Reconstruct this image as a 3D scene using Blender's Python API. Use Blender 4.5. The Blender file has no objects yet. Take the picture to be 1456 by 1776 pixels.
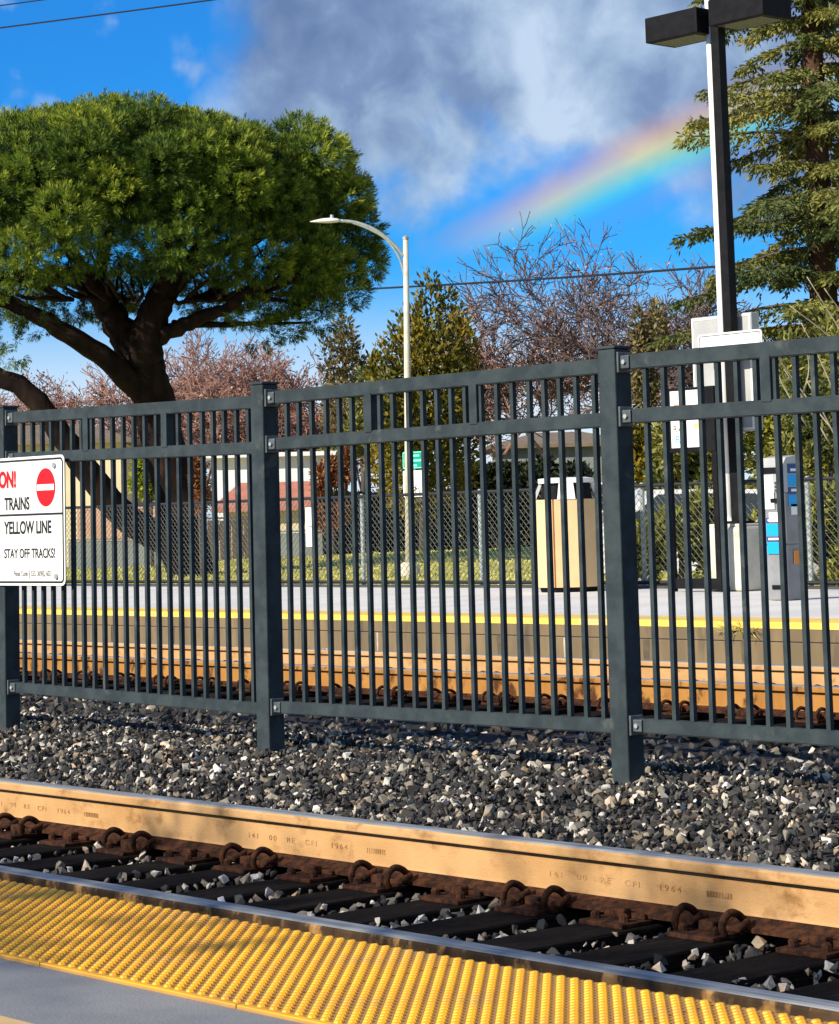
import bpy, bmesh, math, random
import numpy as np
from mathutils import Vector, Matrix

random.seed(7)
RS = np.random.RandomState(11)
scene = bpy.context.scene
col = scene.collection

# ------------------------------------------------------------------ camera
F_PX, PPY = 4256.427, 452.6435            # focal length and principal row for a 1456 x 1776 frame
CAM = np.array([0.0, 0.0, 1.0671])
FW = np.array([-0.74441977, 0.65933930, 0.10540820])
RT = np.array([0.66071381, 0.75017688, -0.02630418])
UP = np.array([0.09641817, -0.05006330, 0.99408108])

cd = bpy.data.cameras.new('camera')
cd.sensor_fit = 'VERTICAL'
cd.sensor_height = 24.0
cd.lens = F_PX / 1776.0 * 24.0
cd.shift_y = -(888.0 - PPY) / 1776.0
cd.clip_start = 0.05
cd.clip_end = 6000
cam = bpy.data.objects.new('camera', cd)
col.objects.link(cam)
m = Matrix.Identity(4)
for i in range(3):
    m[i][0], m[i][1], m[i][2], m[i][3] = RT[i], UP[i], -FW[i], CAM[i]
cam.matrix_world = m
scene.camera = cam


def at(px, py, t):
    """world point seen at a photo pixel, t metres along the view axis"""
    return CAM + t * (FW + RT * ((px - 728.0) / F_PX) - UP * ((py - PPY) / F_PX))


def atY(px, py, Y):
    d = FW + RT * ((px - 728.0) / F_PX) - UP * ((py - PPY) / F_PX)
    return CAM + d * (Y / d[1])


# ------------------------------------------------------------------ light
SUN_AZ, SUN_EL = math.radians(7.0), math.radians(29.4)      # heading of the light, height of the sun
light_dir = Vector((math.sin(SUN_AZ) * math.cos(SUN_EL), math.cos(SUN_AZ) * math.cos(SUN_EL), -math.sin(SUN_EL)))
sd = bpy.data.lights.new('sun', 'SUN')
sd.energy = 5.0
sd.angle = math.radians(0.53)
sd.color = (1.0, 0.90, 0.74)
sun = bpy.data.objects.new('sun', sd)
col.objects.link(sun)
sun.rotation_euler = light_dir.to_track_quat('-Z', 'Y').to_euler()

scene.view_settings.view_transform = 'Standard'
scene.view_settings.look = 'None'
scene.view_settings.exposure = 0.5
scene.view_settings.gamma = 1.0
scene.view_settings.use_curve_mapping = False

# ------------------------------------------------------------------ world: sky, clouds, rainbow
world = bpy.data.worlds.new('World')
scene.world = world
world.use_nodes = True
wt = world.node_tree
wt.nodes.clear()
SKY_STRENGTH = 0.064


class NG:
    """small node-expression helper"""
    def __init__(self, tree):
        self.t = tree

    def n(self, typ, **kw):
        x = self.t.nodes.new(typ)
        for k, v in kw.items():
            setattr(x, k, v)
        return x

    def link(self, a, b):
        if isinstance(a, bpy.types.NodeSocket):
            self.t.links.new(a, b)
        else:
            b.default_value = a

    def m(self, op, a, b=0.0, c=0.0, clamp=False):
        x = self.n('ShaderNodeMath', operation=op, use_clamp=clamp)
        self.link(a, x.inputs[0]); self.link(b, x.inputs[1]); self.link(c, x.inputs[2])
        return x.outputs[0]

    def vm(self, op, a, b=(0, 0, 0), out=0):
        x = self.n('ShaderNodeVectorMath', operation=op)
        self.link(a, x.inputs[0]); self.link(b, x.inputs[1])
        return x.outputs[out]

    def step(self, v, lo, hi):
        x = self.n('ShaderNodeMapRange', interpolation_type='SMOOTHSTEP')
        self.link(v, x.inputs[0]); x.inputs[1].default_value = lo; x.inputs[2].default_value = hi
        return x.outputs[0]

    def mix(self, f, a, b, blend='MIX'):
        x = self.n('ShaderNodeMix', data_type='RGBA', blend_type=blend)
        self.link(f, x.inputs[0])
        for s, v in ((x.inputs[6], a), (x.inputs[7], b)):
            if not isinstance(v, bpy.types.NodeSocket) and len(v) == 3:
                v = (*v, 1)
            self.link(v, s)
        return x.outputs[2]

    def noise(self, vec, scale, detail=4, rough=0.55, out=0, dist=0.0):
        x = self.n('ShaderNodeTexNoise')
        if vec is not None:
            self.link(vec, x.inputs['Vector'])
        x.inputs['Scale'].default_value = scale; x.inputs['Detail'].default_value = detail
        x.inputs['Roughness'].default_value = rough; x.inputs['Distortion'].default_value = dist
        return x.outputs[out]

    def ramp(self, f, stops):
        x = self.n('ShaderNodeValToRGB')
        e = x.color_ramp.elements
        while len(e) < len(stops):
            e.new(0.5)
        for i, (p, c) in enumerate(stops):
            e[i].position = p; e[i].color = (*c, 1) if len(c) == 3 else c
        self.link(f, x.inputs[0])
        return x.outputs[0]


g = NG(wt)
tc = g.n('ShaderNodeTexCoord')
dirv = g.vm('NORMALIZE', tc.outputs['Generated'])
sep = g.n('ShaderNodeSeparateXYZ'); g.link(dirv, sep.inputs[0])
el = g.m('DEGREES', g.m('ARCSINE', sep.outputs[2]))
az = g.m('DEGREES', g.m('ARCTAN2', sep.outputs[0], sep.outputs[1]))
sky = g.n('ShaderNodeTexSky', sky_type='NISHITA', sun_disc=False)
sky.sun_elevation = SUN_EL
sky.sun_rotation = math.atan2(-light_dir.x, -light_dir.y)
sky.altitude = 20; sky.air_density = 1.0; sky.dust_density = 0.4; sky.ozone_density = 3.0
blue = g.mix(1.0, sky.outputs[0], (0.15, 0.92, 1.80), 'MULTIPLY')
# paler towards the horizon
blue = g.mix(g.m('MULTIPLY', g.step(el, 6.2, 2.0), 0.90), blue, (9.0, 10.2, 11.5))
# cloud deck: a broad bank above about eight degrees with ragged edges, blue gaps and wisps elsewhere
nA = g.noise(dirv, 7.0, 6, 0.55, dist=0.3)
nB = g.noise(dirv, 15.0, 4, 0.5, dist=0.3)
nC = g.noise(dirv, 42.0, 5, 0.55, dist=0.3)
rag = g.m('ADD', g.m('MULTIPLY', g.m('SUBTRACT', nB, 0.5), 7.0), g.m('MULTIPLY', g.m('SUBTRACT', nC, 0.5), 2.0))
elr = g.m('ADD', el, rag)
azr = g.m('ADD', az, rag)
bank = g.m('MULTIPLY', g.step(elr, 6.6, 8.8), g.step(azr, -54.0, -51.2))
far_bank = g.m('MULTIPLY', g.step(nA, 0.5, 0.62), g.step(az, -36.0, -20.0))
bank = g.m('MAXIMUM', g.m('MULTIPLY', bank, g.step(el, 40, 20)), far_bank)
wisp = g.m('MULTIPLY', g.m('MULTIPLY', g.step(g.noise(dirv, 28.0, 4, 0.5), 0.54, 0.74), g.step(el, 5.0, 10.0)), 0.75)
mask = g.m('MAXIMUM', g.m('MULTIPLY', bank, 0.93), wisp)
shade = g.m('ADD', g.m('MULTIPLY', g.noise(dirv, 12.0, 4, 0.45, dist=0.4), 0.74), g.m('MULTIPLY', nC, 0.30))
ccol = g.ramp(shade, [(0.37, (1.7, 2.5, 4.5)), (0.45, (2.5, 3.5, 5.6)), (0.53, (4.2, 5.6, 7.6)), (0.62, (6.6, 8.0, 9.8))])
skyc = g.mix(mask, blue, ccol)
# rainbow: a band about 41 degrees from the point opposite the sun
anti = (-0.36483, 0.79074, -0.49156)
ang = g.m('DEGREES', g.m('ARCCOSINE', g.vm('DOT_PRODUCT', dirv, anti, out=1)))
t = g.m('DIVIDE', g.m('SUBTRACT', ang, 40.25), 2.35)
bow = g.n('ShaderNodeValToRGB')
stops = [(0.0, (0.25, 0.30, 0.80, 0.0)), (0.16, (0.22, 0.34, 0.90, 0.25)), (0.30, (0.08, 0.50, 1.0, 0.62)), (0.42, (0.12, 0.78, 0.85, 0.75)), (0.53, (0.45, 0.86, 0.42, 0.72)),
         (0.64, (0.95, 0.85, 0.28, 0.70)), (0.75, (0.98, 0.58, 0.26, 0.60)), (0.86, (0.80, 0.40, 0.36, 0.36)), (1.0, (0.6, 0.4, 0.5, 0.0))]
while len(bow.color_ramp.elements) < len(stops):
    bow.color_ramp.elements.new(0.5)
for i_, (p_, c_) in enumerate(stops):
    bow.color_ramp.elements[i_].position = p_; bow.color_ramp.elements[i_].color = c_
g.link(t, bow.inputs[0])
vis = g.m('MULTIPLY', g.step(el, 5.9, 7.6), g.step(el, 11.5, 8.4))
vis = g.m('MULTIPLY', vis, g.m('ADD', 0.55, g.m('MULTIPLY', nB, 0.5)))
bowc = g.mix(1.0, bow.outputs[0], (10.5, 10.5, 10.5), 'MULTIPLY')
skyc = g.mix(g.m('MULTIPLY', vis, bow.outputs[1]), skyc, bowc)
bg = g.n('ShaderNodeBackground'); g.link(skyc, bg.inputs[0]); bg.inputs[1].default_value = SKY_STRENGTH
wo = g.n('ShaderNodeOutputWorld'); g.link(bg.outputs[0], wo.inputs[0])


# ------------------------------------------------------------------ helpers
def mat(name, c1, c2=None, rough=0.7, scale=8.0, metal=0.0, bump=0.0, bscale=None, stretch=(1, 1, 1), detail=5,
        lo=0.35, hi=0.65, c3=None, c3scale=3.0, c3lo=0.6, c3hi=0.7, spec=0.5, trans=0.0):
    mt = bpy.data.materials.new(name); mt.use_nodes = True
    nt = mt.node_tree; nt.nodes.clear(); q = NG(nt)
    out = q.n('ShaderNodeOutputMaterial'); b = q.n('ShaderNodeBsdfPrincipled')
    b.inputs['Roughness'].default_value = rough; b.inputs['Metallic'].default_value = metal
    b.inputs['Specular IOR Level'].default_value = spec
    geo = q.n('ShaderNodeNewGeometry')
    v = q.vm('MULTIPLY', geo.outputs['Position'], stretch)
    colr = (*c1, 1)
    if c2 is not None:
        f = q.step(q.noise(v, scale, detail), lo, hi)
        colr = q.mix(f, c1, c2)
    if c3 is not None:
        f3 = q.step(q.noise(v, c3scale, 6, 0.65), c3lo, c3hi)
        colr = q.mix(f3, colr, c3)
    q.link(colr, b.inputs['Base Color'])
    if bump:
        bn = q.n('ShaderNodeBump'); bn.inputs['Strength'].default_value = bump; bn.inputs['Distance'].default_value = 0.02
        q.link(q.noise(v, bscale or scale * 3, 5), bn.inputs['Height']); q.link(bn.outputs[0], b.inputs['Normal'])
    q.link(b.outputs[0], out.inputs[0])
    return mt


def leafmat(name, stops, trans=0.25, rough=0.6):
    """foliage: colour from the per-leaf tint value, part of the light passes through"""
    mt = bpy.data.materials.new(name); mt.use_nodes = True
    nt = mt.node_tree; nt.nodes.clear(); q = NG(nt)
    out = q.n('ShaderNodeOutputMaterial')
    a = q.n('ShaderNodeAttribute', attribute_name='tint')
    c = q.ramp(a.outputs['Fac'], stops)
    b = q.n('ShaderNodeBsdfPrincipled'); b.inputs['Roughness'].default_value = rough; b.inputs['Specular IOR Level'].default_value = 0.25
    q.link(c, b.inputs['Base Color'])
    tr = q.n('ShaderNodeBsdfTranslucent'); q.link(c, tr.inputs[0])
    mx = q.n('ShaderNodeMixShader'); mx.inputs[0].default_value = trans
    q.link(b.outputs[0], mx.inputs[1]); q.link(tr.outputs[0], mx.inputs[2]); q.link(mx.outputs[0], out.inputs[0])
    return mt


class MB:
    """collects boxes, prisms and tubes, built as one mesh object"""
    def __init__(self):
        self.v = []; self.f = []

    def add(self, vs, fs):
        o = len(self.v)
        self.v += [tuple(float(c) for c in p) for p in vs]
        self.f += [tuple(i + o for i in q) for q in fs]
        return self

    def box(self, x0, x1, y0, y1, z0, z1):
        return self.add([(x0, y0, z0), (x1, y0, z0), (x1, y1, z0), (x0, y1, z0), (x0, y0, z1), (x1, y0, z1), (x1, y1, z1), (x0, y1, z1)],
                        [(3, 2, 1, 0), (4, 5, 6, 7), (0, 1, 5, 4), (1, 2, 6, 5), (2, 3, 7, 6), (3, 0, 4, 7)])

    def bbox(self, x0, x1, y0, y1, z0, z1, b=0.004):
        """box with chamfered edges"""
        bm = bmesh.new()
        bmesh.ops.create_cube(bm, size=1.0)
        for v in bm.verts:
            v.co = Vector(((x0 + x1) / 2 + v.co.x * (x1 - x0), (y0 + y1) / 2 + v.co.y * (y1 - y0), (z0 + z1) / 2 + v.co.z * (z1 - z0)))
        bmesh.ops.bevel(bm, geom=list(bm.edges), offset=b, segments=2, affect='EDGES', profile=0.5)
        bm.verts.index_update()
        self.add([v.co[:] for v in bm.verts], [[v.index for v in f.verts] for f in bm.faces])
        bm.free()
        return self

    def prism(self, poly, axis, a, b):
        """polygon of 2-D points extruded along an axis ('x': (y,z), 'y': (x,z), 'z': (x,y))"""
        def p3(p, s):
            return {'x': (s, p[0], p[1]), 'y': (p[0], s, p[1]), 'z': (p[0], p[1], s)}[axis]
        n = len(poly)
        vs = [p3(p, a) for p in poly] + [p3(p, b) for p in poly]
        fs = [tuple(range(n - 1, -1, -1)), tuple(range(n, 2 * n))] + [(i, (i + 1) % n, n + (i + 1) % n, n + i) for i in range(n)]
        return self.add(vs, fs)

    def tube(self, pts, rad, n=6, cap=True):
        pts = [np.array(p, float) for p in pts]
        if not hasattr(rad, '__len__'):
            rad = [rad] * len(pts)
        vs = []; fs = []
        prev = None
        for i, p in enumerate(pts):
            d = pts[min(i + 1, len(pts) - 1)] - pts[max(i - 1, 0)]
            d = d / (np.linalg.norm(d) + 1e-9)
            a = prev if prev is not None else (np.array([0, 0, 1.0]) if abs(d[2]) < 0.9 else np.array([1.0, 0, 0]))
            a = a - d * (a @ d); a /= np.linalg.norm(a) + 1e-9
            prev = a
            b = np.cross(d, a)
            for k in range(n):
                w = 2 * math.pi * k / n
                vs.append(p + rad[i] * (a * math.cos(w) + b * math.sin(w)))
        for i in range(len(pts) - 1):
            for k in range(n):
                fs.append((i * n + k, i * n + (k + 1) % n, (i + 1) * n + (k + 1) % n, (i + 1) * n + k))
        if cap:
            fs.append(tuple(range(n - 1, -1, -1)))
            fs.append(tuple((len(pts) - 1) * n + k for k in range(n)))
        return self.add(vs, fs)

    def lathe(self, prof, cx, cy, n=16, rot=0.0):
        """profile of (radius, z) turned about a vertical axis"""
        vs = []; fs = []
        for r, z in prof:
            for k in range(n):
                w = 2 * math.pi * k / n + rot
                vs.append((cx + r * math.cos(w), cy + r * math.sin(w), z))
        for i in range(len(prof) - 1):
            for k in range(n):
                fs.append((i * n + k, i * n + (k + 1) % n, (i + 1) * n + (k + 1) % n, (i + 1) * n + k))
        fs.append(tuple(range(n - 1, -1, -1)))
        fs.append(tuple((len(prof) - 1) * n + k for k in range(n)))
        return self.add(vs, fs)

    def build(self, name, material, parent=None, smooth=False):
        off = np.array(parent_loc(parent))
        me = bpy.data.meshes.new(name)
        me.from_pydata([tuple(np.array(p) - off) for p in self.v], [], self.f)
        me.materials.append(material)
        if smooth:
            for p in me.polygons:
                p.use_smooth = True
        return link(name, me, parent)


def parent_loc(o):
    l = np.zeros(3)
    while o is not None:
        l = l + np.array(o.location); o = o.parent
    return l


def link(name, data, parent=None):
    o = bpy.data.objects.new(name, data)
    col.objects.link(o)
    if parent is not None:
        o.parent = parent
    return o


def tag(o, label=None, cat=None, group=None, kind=None):
    if label: o['label'] = label
    if cat: o['category'] = cat
    if group: o['group'] = group
    if kind: o['kind'] = kind
    return o


def thing(name, loc, label, cat, group=None):
    o = bpy.data.objects.new(name, None); col.objects.link(o)
    o.location = tuple(float(c) for c in loc); o.empty_display_size = 0.2
    return tag(o, label, cat, group)


def struct(o, label=None):
    o['kind'] = 'structure'
    if label: o['label'] = label
    return o


def copy_tree(o, parent=None):
    c = o.copy(); col.objects.link(c); c.parent = parent
    for ch in o.children:
        copy_tree(ch, c)
    return c


def text(body, size, loc, mt, parent, rot=(math.pi / 2, 0, 0), align='LEFT', ext=0.001, off=0.0, name='lettering', sx=1.0, space=1.0):
    cu = bpy.data.curves.new(name, 'FONT')
    cu.body = body; cu.size = size; cu.align_x = align; cu.extrude = ext; cu.offset = off; cu.space_character = space
    cu.materials.append(mt)
    tmp = link(name, cu)
    me = bpy.data.meshes.new_from_object(tmp.evaluated_get(bpy.context.evaluated_depsgraph_get()))
    bpy.data.objects.remove(tmp)
    o = link(name, me, parent)
    o.location = tuple(np.array(loc) - parent_loc(parent)); o.rotation_euler = rot; o.scale = (sx, 1, 1)
    return o


def np_mesh(name, V, Fq, material, parent=None, tint=None, tint_vert=True):
    """quick mesh from arrays; Fq has rows of equal length"""
    me = bpy.data.meshes.new(name)
    off = parent_loc(parent)
    V = np.asarray(V, float) - off
    k = Fq.shape[1]
    me.vertices.add(len(V)); me.vertices.foreach_set('co', V.ravel().astype(np.float32))
    me.loops.add(Fq.size); me.loops.foreach_set('vertex_index', Fq.ravel().astype(np.int32))
    me.polygons.add(len(Fq)); me.polygons.foreach_set('loop_start', np.arange(0, Fq.size, k, dtype=np.int32))
    if tint is not None:
        a = me.attributes.new('tint', 'FLOAT', 'POINT'); a.data.foreach_set('value', np.asarray(tint, np.float32))
    me.update(calc_edges=True)
    me.shade_flat()
    me.materials.append(material)
    return link(name, me, parent)


def unit(a):
    return a / (np.linalg.norm(a, axis=-1, keepdims=True) + 1e-9)


def leaves(name, P, D, L, Wd, T, material, parent, rs=RS, nrm=None):
    """one small pointed leaf face per row: base P, long axis D, length L, width Wd, tint T"""
    n = len(P)
    D = unit(D)
    S = unit(np.cross(D, rs.normal(size=(n, 3)) if nrm is None else nrm + rs.normal(size=(n, 3)) * .35))
    L = np.broadcast_to(np.asarray(L, float), (n,))[:, None]; Wd = np.broadcast_to(np.asarray(Wd, float), (n,))[:, None]
    N = np.cross(D, S)
    V = np.stack([P, P + D * L * .5 + S * Wd * .5 + N * L * .04, P + D * L, P + D * L * .5 - S * Wd * .5 + N * L * .04], 1).reshape(-1, 3)
    Fq = np.arange(4 * n).reshape(n, 4)
    return np_mesh(name, V, Fq, material, parent, np.repeat(T, 4))


def segs_mesh(name, S, material, parent, n=4):
    """tapered limbs from rows (p0, p1, r0, r1)"""
    A = np.array([s[0] for s in S]); B = np.array([s[1] for s in S]); r0 = np.array([s[2] for s in S]); r1 = np.array([s[3] for s in S])
    d = unit(B - A)
    h = np.where(np.abs(d[:, 2:3]) < 0.9, np.array([[0, 0, 1.0]]), np.array([[1.0, 0, 0]]))
    u = unit(np.cross(d, h)); w = np.cross(d, u)
    V = []
    for k in range(n):
        a = 2 * math.pi * k / n
        o = u * math.cos(a) + w * math.sin(a)
        V.append(A + o * r0[:, None]); V.append(B + o * r1[:, None])
    V = np.stack(V, 1)
    F0 = np.array([[2 * k, 2 * ((k + 1) % n), 2 * ((k + 1) % n) + 1, 2 * k + 1] for k in range(n)])
    Fq = (F0[None] + (np.arange(len(A)) * 2 * n)[:, None, None]).reshape(-1, 4)
    return np_mesh(name, V.reshape(-1, 3), Fq, material, parent)


def smoothpath(pts, k=6):
    """Catmull-Rom through points"""
    P = [np.array(p, float) for p in pts]
    P = [2 * P[0] - P[1]] + P + [2 * P[-1] - P[-2]]
    out = []
    for i in range(1, len(P) - 2):
        for j in range(k):
            t = j / k
            out.append(0.5 * ((2 * P[i]) + (-P[i - 1] + P[i + 1]) * t + (2 * P[i - 1] - 5 * P[i] + 4 * P[i + 1] - P[i + 2]) * t * t
                              + (-P[i - 1] + 3 * P[i] - 3 * P[i + 1] + P[i + 2]) * t ** 3))
    out.append(P[-2])
    return out


# ------------------------------------------------------------------ materials
M = {}
M['fence'] = mat('fence_paint', (0.044, 0.058, 0.062), (0.028, 0.038, 0.042), 0.72, 9, bump=0.12, bscale=60,
                 c3=(0.085, 0.098, 0.090), c3scale=5, c3lo=0.60, c3hi=0.75, spec=0.12)
M['bracket'] = mat('bracket_metal', (0.095, 0.11, 0.115), (0.055, 0.066, 0.07), 0.45, 20)
M['rust'] = mat('rail_rust', (0.54, 0.325, 0.145), (0.42, 0.235, 0.095), 0.95, 3.2, stretch=(1, 1, 1.5), bump=0.15, bscale=90, detail=8,
                lo=.30, hi=.75, c3=(0.24, 0.12, 0.045), c3scale=6, c3lo=0.52, c3hi=0.76, spec=0.1)
M['rust_orange'] = mat('far_rail_rust', (0.42, 0.205, 0.055), (0.30, 0.135, 0.035), 0.95, 2.2, lo=.3, hi=.7, c3=(0.075, 0.032, 0.014), c3scale=3.2, c3lo=.50, c3hi=.62, stretch=(1.6, 1, 1), spec=.1)
M['rust_letter'] = mat('rolled_letter_rust', (0.26, 0.135, 0.05), (0.46, 0.27, 0.12), 0.95, 14, spec=.1, lo=.4, hi=.6)
M['rust_grimy_shaded'] = mat('grimy_shaded_rail_rust', (0.085, 0.050, 0.025), (0.045, 0.028, 0.016), 0.9, 9, stretch=(2, 1, 1), c3=(0.42, 0.23, 0.08), c3scale=5, c3lo=.52, c3hi=.66, spec=.15)  # rust darkened for grease and for the shade along the near rail
M['rust_dark'] = mat('iron_rust', (0.075, 0.028, 0.012), (0.020, 0.010, 0.007), 0.9, 30, bump=0.4, bscale=90, spec=0.15)
M['steel'] = mat('polished_rail', (0.27, 0.285, 0.29), (0.16, 0.17, 0.18), 0.66, 6, metal=0.0, spec=.3, stretch=(.4, 8, 1))
M['tie'] = mat('creosote_timber', (0.010, 0.009, 0.008), (0.024, 0.019, 0.015), 0.95, 10, stretch=(14, 1, 14), bump=0.8, bscale=14, c3=(0.06, 0.045, 0.032), c3scale=7, c3lo=.60, c3hi=.72, spec=0.05)
M['earth'] = mat('dark_fines', (0.030, 0.028, 0.026), (0.055, 0.050, 0.045), 0.95, 30, bump=0.4, bscale=80, spec=0.1)
M['ground'] = mat('ground_earth', (0.10, 0.09, 0.06), (0.07, 0.075, 0.035), 0.95, 0.4, spec=0.1)
M['lawn'] = mat('lawn_turf', (0.50, 0.46, 0.13), (0.40, 0.39, 0.10), 0.95, 0.6, bump=0.5, bscale=9, c3=(0.36, 0.29, 0.11), c3scale=0.25, c3lo=.5, c3hi=.7, spec=0.1)
M['deck'] = mat('platform_concrete', (0.20, 0.205, 0.205), (0.155, 0.16, 0.165), 0.8, 3, bump=0.15, bscale=160, c3=(0.25, 0.245, 0.235), c3scale=1.2, c3lo=.5, c3hi=.75)
M['deck_far'] = mat('far_platform_concrete', (0.72, 0.68, 0.60), (0.62, 0.59, 0.53), 0.8, 1.5, bump=0.1, bscale=60, c3=(0.44, 0.44, 0.43), c3scale=.8, c3lo=.6, c3hi=.7, stretch=(1, .4, 1))
M['wall_far'] = mat('platform_wall_concrete', (0.22, 0.155, 0.080), (0.15, 0.110, 0.060), 0.9, 2, stretch=(2, 1, .5), bump=0.2, bscale=25, c3=(0.075, 0.06, 0.04), c3scale=1.4, c3lo=.52, c3hi=.70)
M['yellow'] = mat('tactile_yellow', (0.88, 0.43, 0.006), (0.80, 0.36, 0.008), 0.55, 4, bump=0.05, c3=(0.50, 0.30, 0.07), c3scale=4.0, c3lo=.52, c3hi=.78)
M['yellow_worn_shaded'] = mat('tactile_worn_shaded_field', (0.44, 0.225, 0.035), (0.36, 0.185, 0.04), 0.75, 5, bump=0.1, bscale=120, c3=(0.34, 0.21, 0.08), c3scale=3.2, c3lo=.52, c3hi=.75)  # worn field, darkened as well for the shade between sunlit domes
M['yellow_far'] = mat('far_tactile_yellow', (0.92, 0.62, 0.10), (0.80, 0.50, 0.08), 0.7, 3, c3=(0.60, 0.46, 0.20), c3scale=1.3, c3lo=.5, c3hi=.7)
M['line_tan'] = mat('tan_paint', (0.62, 0.40, 0.17), (0.50, 0.33, 0.15), 0.8, 6)
M['white'] = mat('white_paint', (0.82, 0.81, 0.77), (0.76, 0.75, 0.71), 0.45, 5)
M['signwhite'] = mat('sign_white', (0.84, 0.83, 0.76), (0.80, 0.79, 0.73), 0.35, 6)
M['black'] = mat('black_paint', (0.005, 0.005, 0.006), (0.009, 0.009, 0.010), 0.6, 8, spec=0.12)
M['ink'] = mat('black_ink', (0.012, 0.012, 0.014), rough=0.5)
M['greyink'] = mat('grey_ink', (0.20, 0.20, 0.19), rough=0.6)
M['red'] = mat('sign_red', (0.55, 0.001, 0.002), rough=0.4)
M['green'] = mat('sign_green', (0.0, 0.30, 0.20), rough=0.4)
M['greenlt'] = mat('sign_green_pale', (0.25, 0.75, 0.60), rough=0.4)
M['blue'] = mat('sticker_blue', (0.0, 0.33, 0.72), rough=0.4)
M['navy'] = mat('sticker_navy', (0.006, 0.05, 0.20), rough=0.4)
M['cyan_ink'] = mat('blue_ink', (0.02, 0.30, 0.55), rough=0.5)
M['orange_ink'] = mat('orange_ink', (0.62, 0.22, 0.03), rough=0.5)
M['yellow_ink'] = mat('yellow_ink', (0.85, 0.65, 0.05), rough=0.5)
M['grey_metal'] = mat('grey_cabinet', (0.42, 0.42, 0.40), (0.36, 0.36, 0.345), 0.5, 4)
M['dark_metal'] = mat('charcoal_metal', (0.055, 0.055, 0.058), (0.040, 0.040, 0.042), 0.4, 6)
M['kiosk_grey'] = mat('kiosk_grey', (0.24, 0.24, 0.245), (0.19, 0.19, 0.195), 0.45, 5)
M['galv'] = mat('galvanised_steel', (0.42, 0.47, 0.44), (0.34, 0.38, 0.36), 0.5, 12, metal=0.3)
M['wire'] = mat('chain_wire', (0.17, 0.18, 0.16), rough=0.6, metal=0.2)
M['cable'] = mat('black_cable', (0.01, 0.01, 0.012), rough=0.6)
M['concrete'] = mat('pale_concrete', (0.62, 0.58, 0.47), (0.52, 0.48, 0.38), 0.85, 4, bump=0.15, bscale=30, c3=(0.33, 0.29, 0.20), c3scale=2.5, c3lo=.58, c3hi=.75)
M['bin'] = mat('bin_tan', (0.74, 0.50, 0.25), (0.68, 0.45, 0.22), 0.6, 4)
M['lampglass'] = mat('lamp_lens', (0.10, 0.10, 0.10), rough=0.2)
M['bark_dark'] = mat('pine_bark', (0.026, 0.016, 0.012), (0.012, 0.008, 0.007), 0.95, 5, stretch=(1, 1, .3), bump=0.8, bscale=9, c3=(0.10, 0.045, 0.022), c3scale=2, c3lo=.62, c3hi=.75, spec=.1)
M['bark_grey'] = mat('grey_bark', (0.12, 0.10, 0.085), (0.075, 0.06, 0.055), 0.95, 6, stretch=(1, 1, .3), spec=.1)
M['bark_pale'] = mat('dead_wood', (0.42, 0.37, 0.27), (0.33, 0.28, 0.20), 0.9, 6, spec=.1)
M['bark_red'] = mat('reddish_twigs', (0.34, 0.20, 0.155), (0.25, 0.14, 0.11), 0.95, 2, spec=.1)
M['bark_redwood'] = mat('redwood_bark', (0.09, 0.048, 0.03), (0.05, 0.03, 0.02), 0.95, 4, stretch=(1, 1, .2), bump=.5, spec=.1)
M['pine'] = leafmat('pine_needles', [(0.0, (0.004, 0.013, 0.003)), (0.40, (0.034, 0.078, 0.008)), (0.74, (0.13, 0.195, 0.016)), (1.0, (0.36, 0.40, 0.035))], 0.05)  # dark stops stand for shade in the crown, bright ones for lit tips
M['olive'] = leafmat('olive_leaves', [(0.0, (0.018, 0.032, 0.006)), (0.45, (0.14, 0.125, 0.012)), (1.0, (0.42, 0.29, 0.03))], 0.22)
M['redwood'] = leafmat('redwood_needles', [(0.0, (0.020, 0.045, 0.022)), (0.45, (0.115, 0.14, 0.036)), (1.0, (0.36, 0.32, 0.075))], 0.22)
M['hedge'] = leafmat('hedge_leaves', [(0.0, (0.006, 0.010, 0.004)), (0.6, (0.018, 0.026, 0.008)), (1.0, (0.06, 0.06, 0.015))], 0.1)
M['shrub'] = leafmat('shrub_leaves', [(0.0, (0.024, 0.040, 0.006)), (0.45, (0.15, 0.16, 0.015)), (1.0, (0.46, 0.42, 0.06))], 0.25)
M['lime'] = leafmat('lime_leaves', [(0.0, (0.10, 0.15, 0.01)), (0.5, (0.28, 0.34, 0.02)), (1.0, (0.48, 0.50, 0.05))], 0.3)
M['russet'] = leafmat('russet_leaves', [(0.0, (0.10, 0.030, 0.012)), (0.5, (0.24, 0.085, 0.030)), (1.0, (0.40, 0.19, 0.08))], 0.2)
M['blossom'] = leafmat('pink_buds', [(0.0, (0.30, 0.14, 0.10)), (0.5, (0.50, 0.28, 0.21)), (1.0, (0.68, 0.50, 0.43))], 0.35)
M['tan_leaf'] = leafmat('dry_leaves', [(0.0, (0.07, 0.055, 0.020)), (0.5, (0.17, 0.135, 0.050)), (1.0, (0.30, 0.25, 0.11))], 0.25)
M['grass'] = leafmat('lawn_blades', [(0.0, (0.34, 0.35, 0.06)), (0.5, (0.56, 0.52, 0.12)), (1.0, (0.70, 0.61, 0.22))], 0.3)
M['cream'] = mat('cream_stucco', (0.72, 0.62, 0.40), (0.66, 0.56, 0.35), 0.9, 2, bump=.1)
M['salmon'] = mat('salmon_boards', (0.62, 0.36, 0.24), (0.55, 0.31, 0.20), 0.9, 2)
M['tileroof'] = mat('clay_roof', (0.50, 0.20, 0.13), (0.42, 0.16, 0.10), 0.9, 3, bump=.3)
M['shingle'] = mat('brown_shingle', (0.22, 0.16, 0.10), (0.16, 0.12, 0.08), 0.9, 3)
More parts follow.
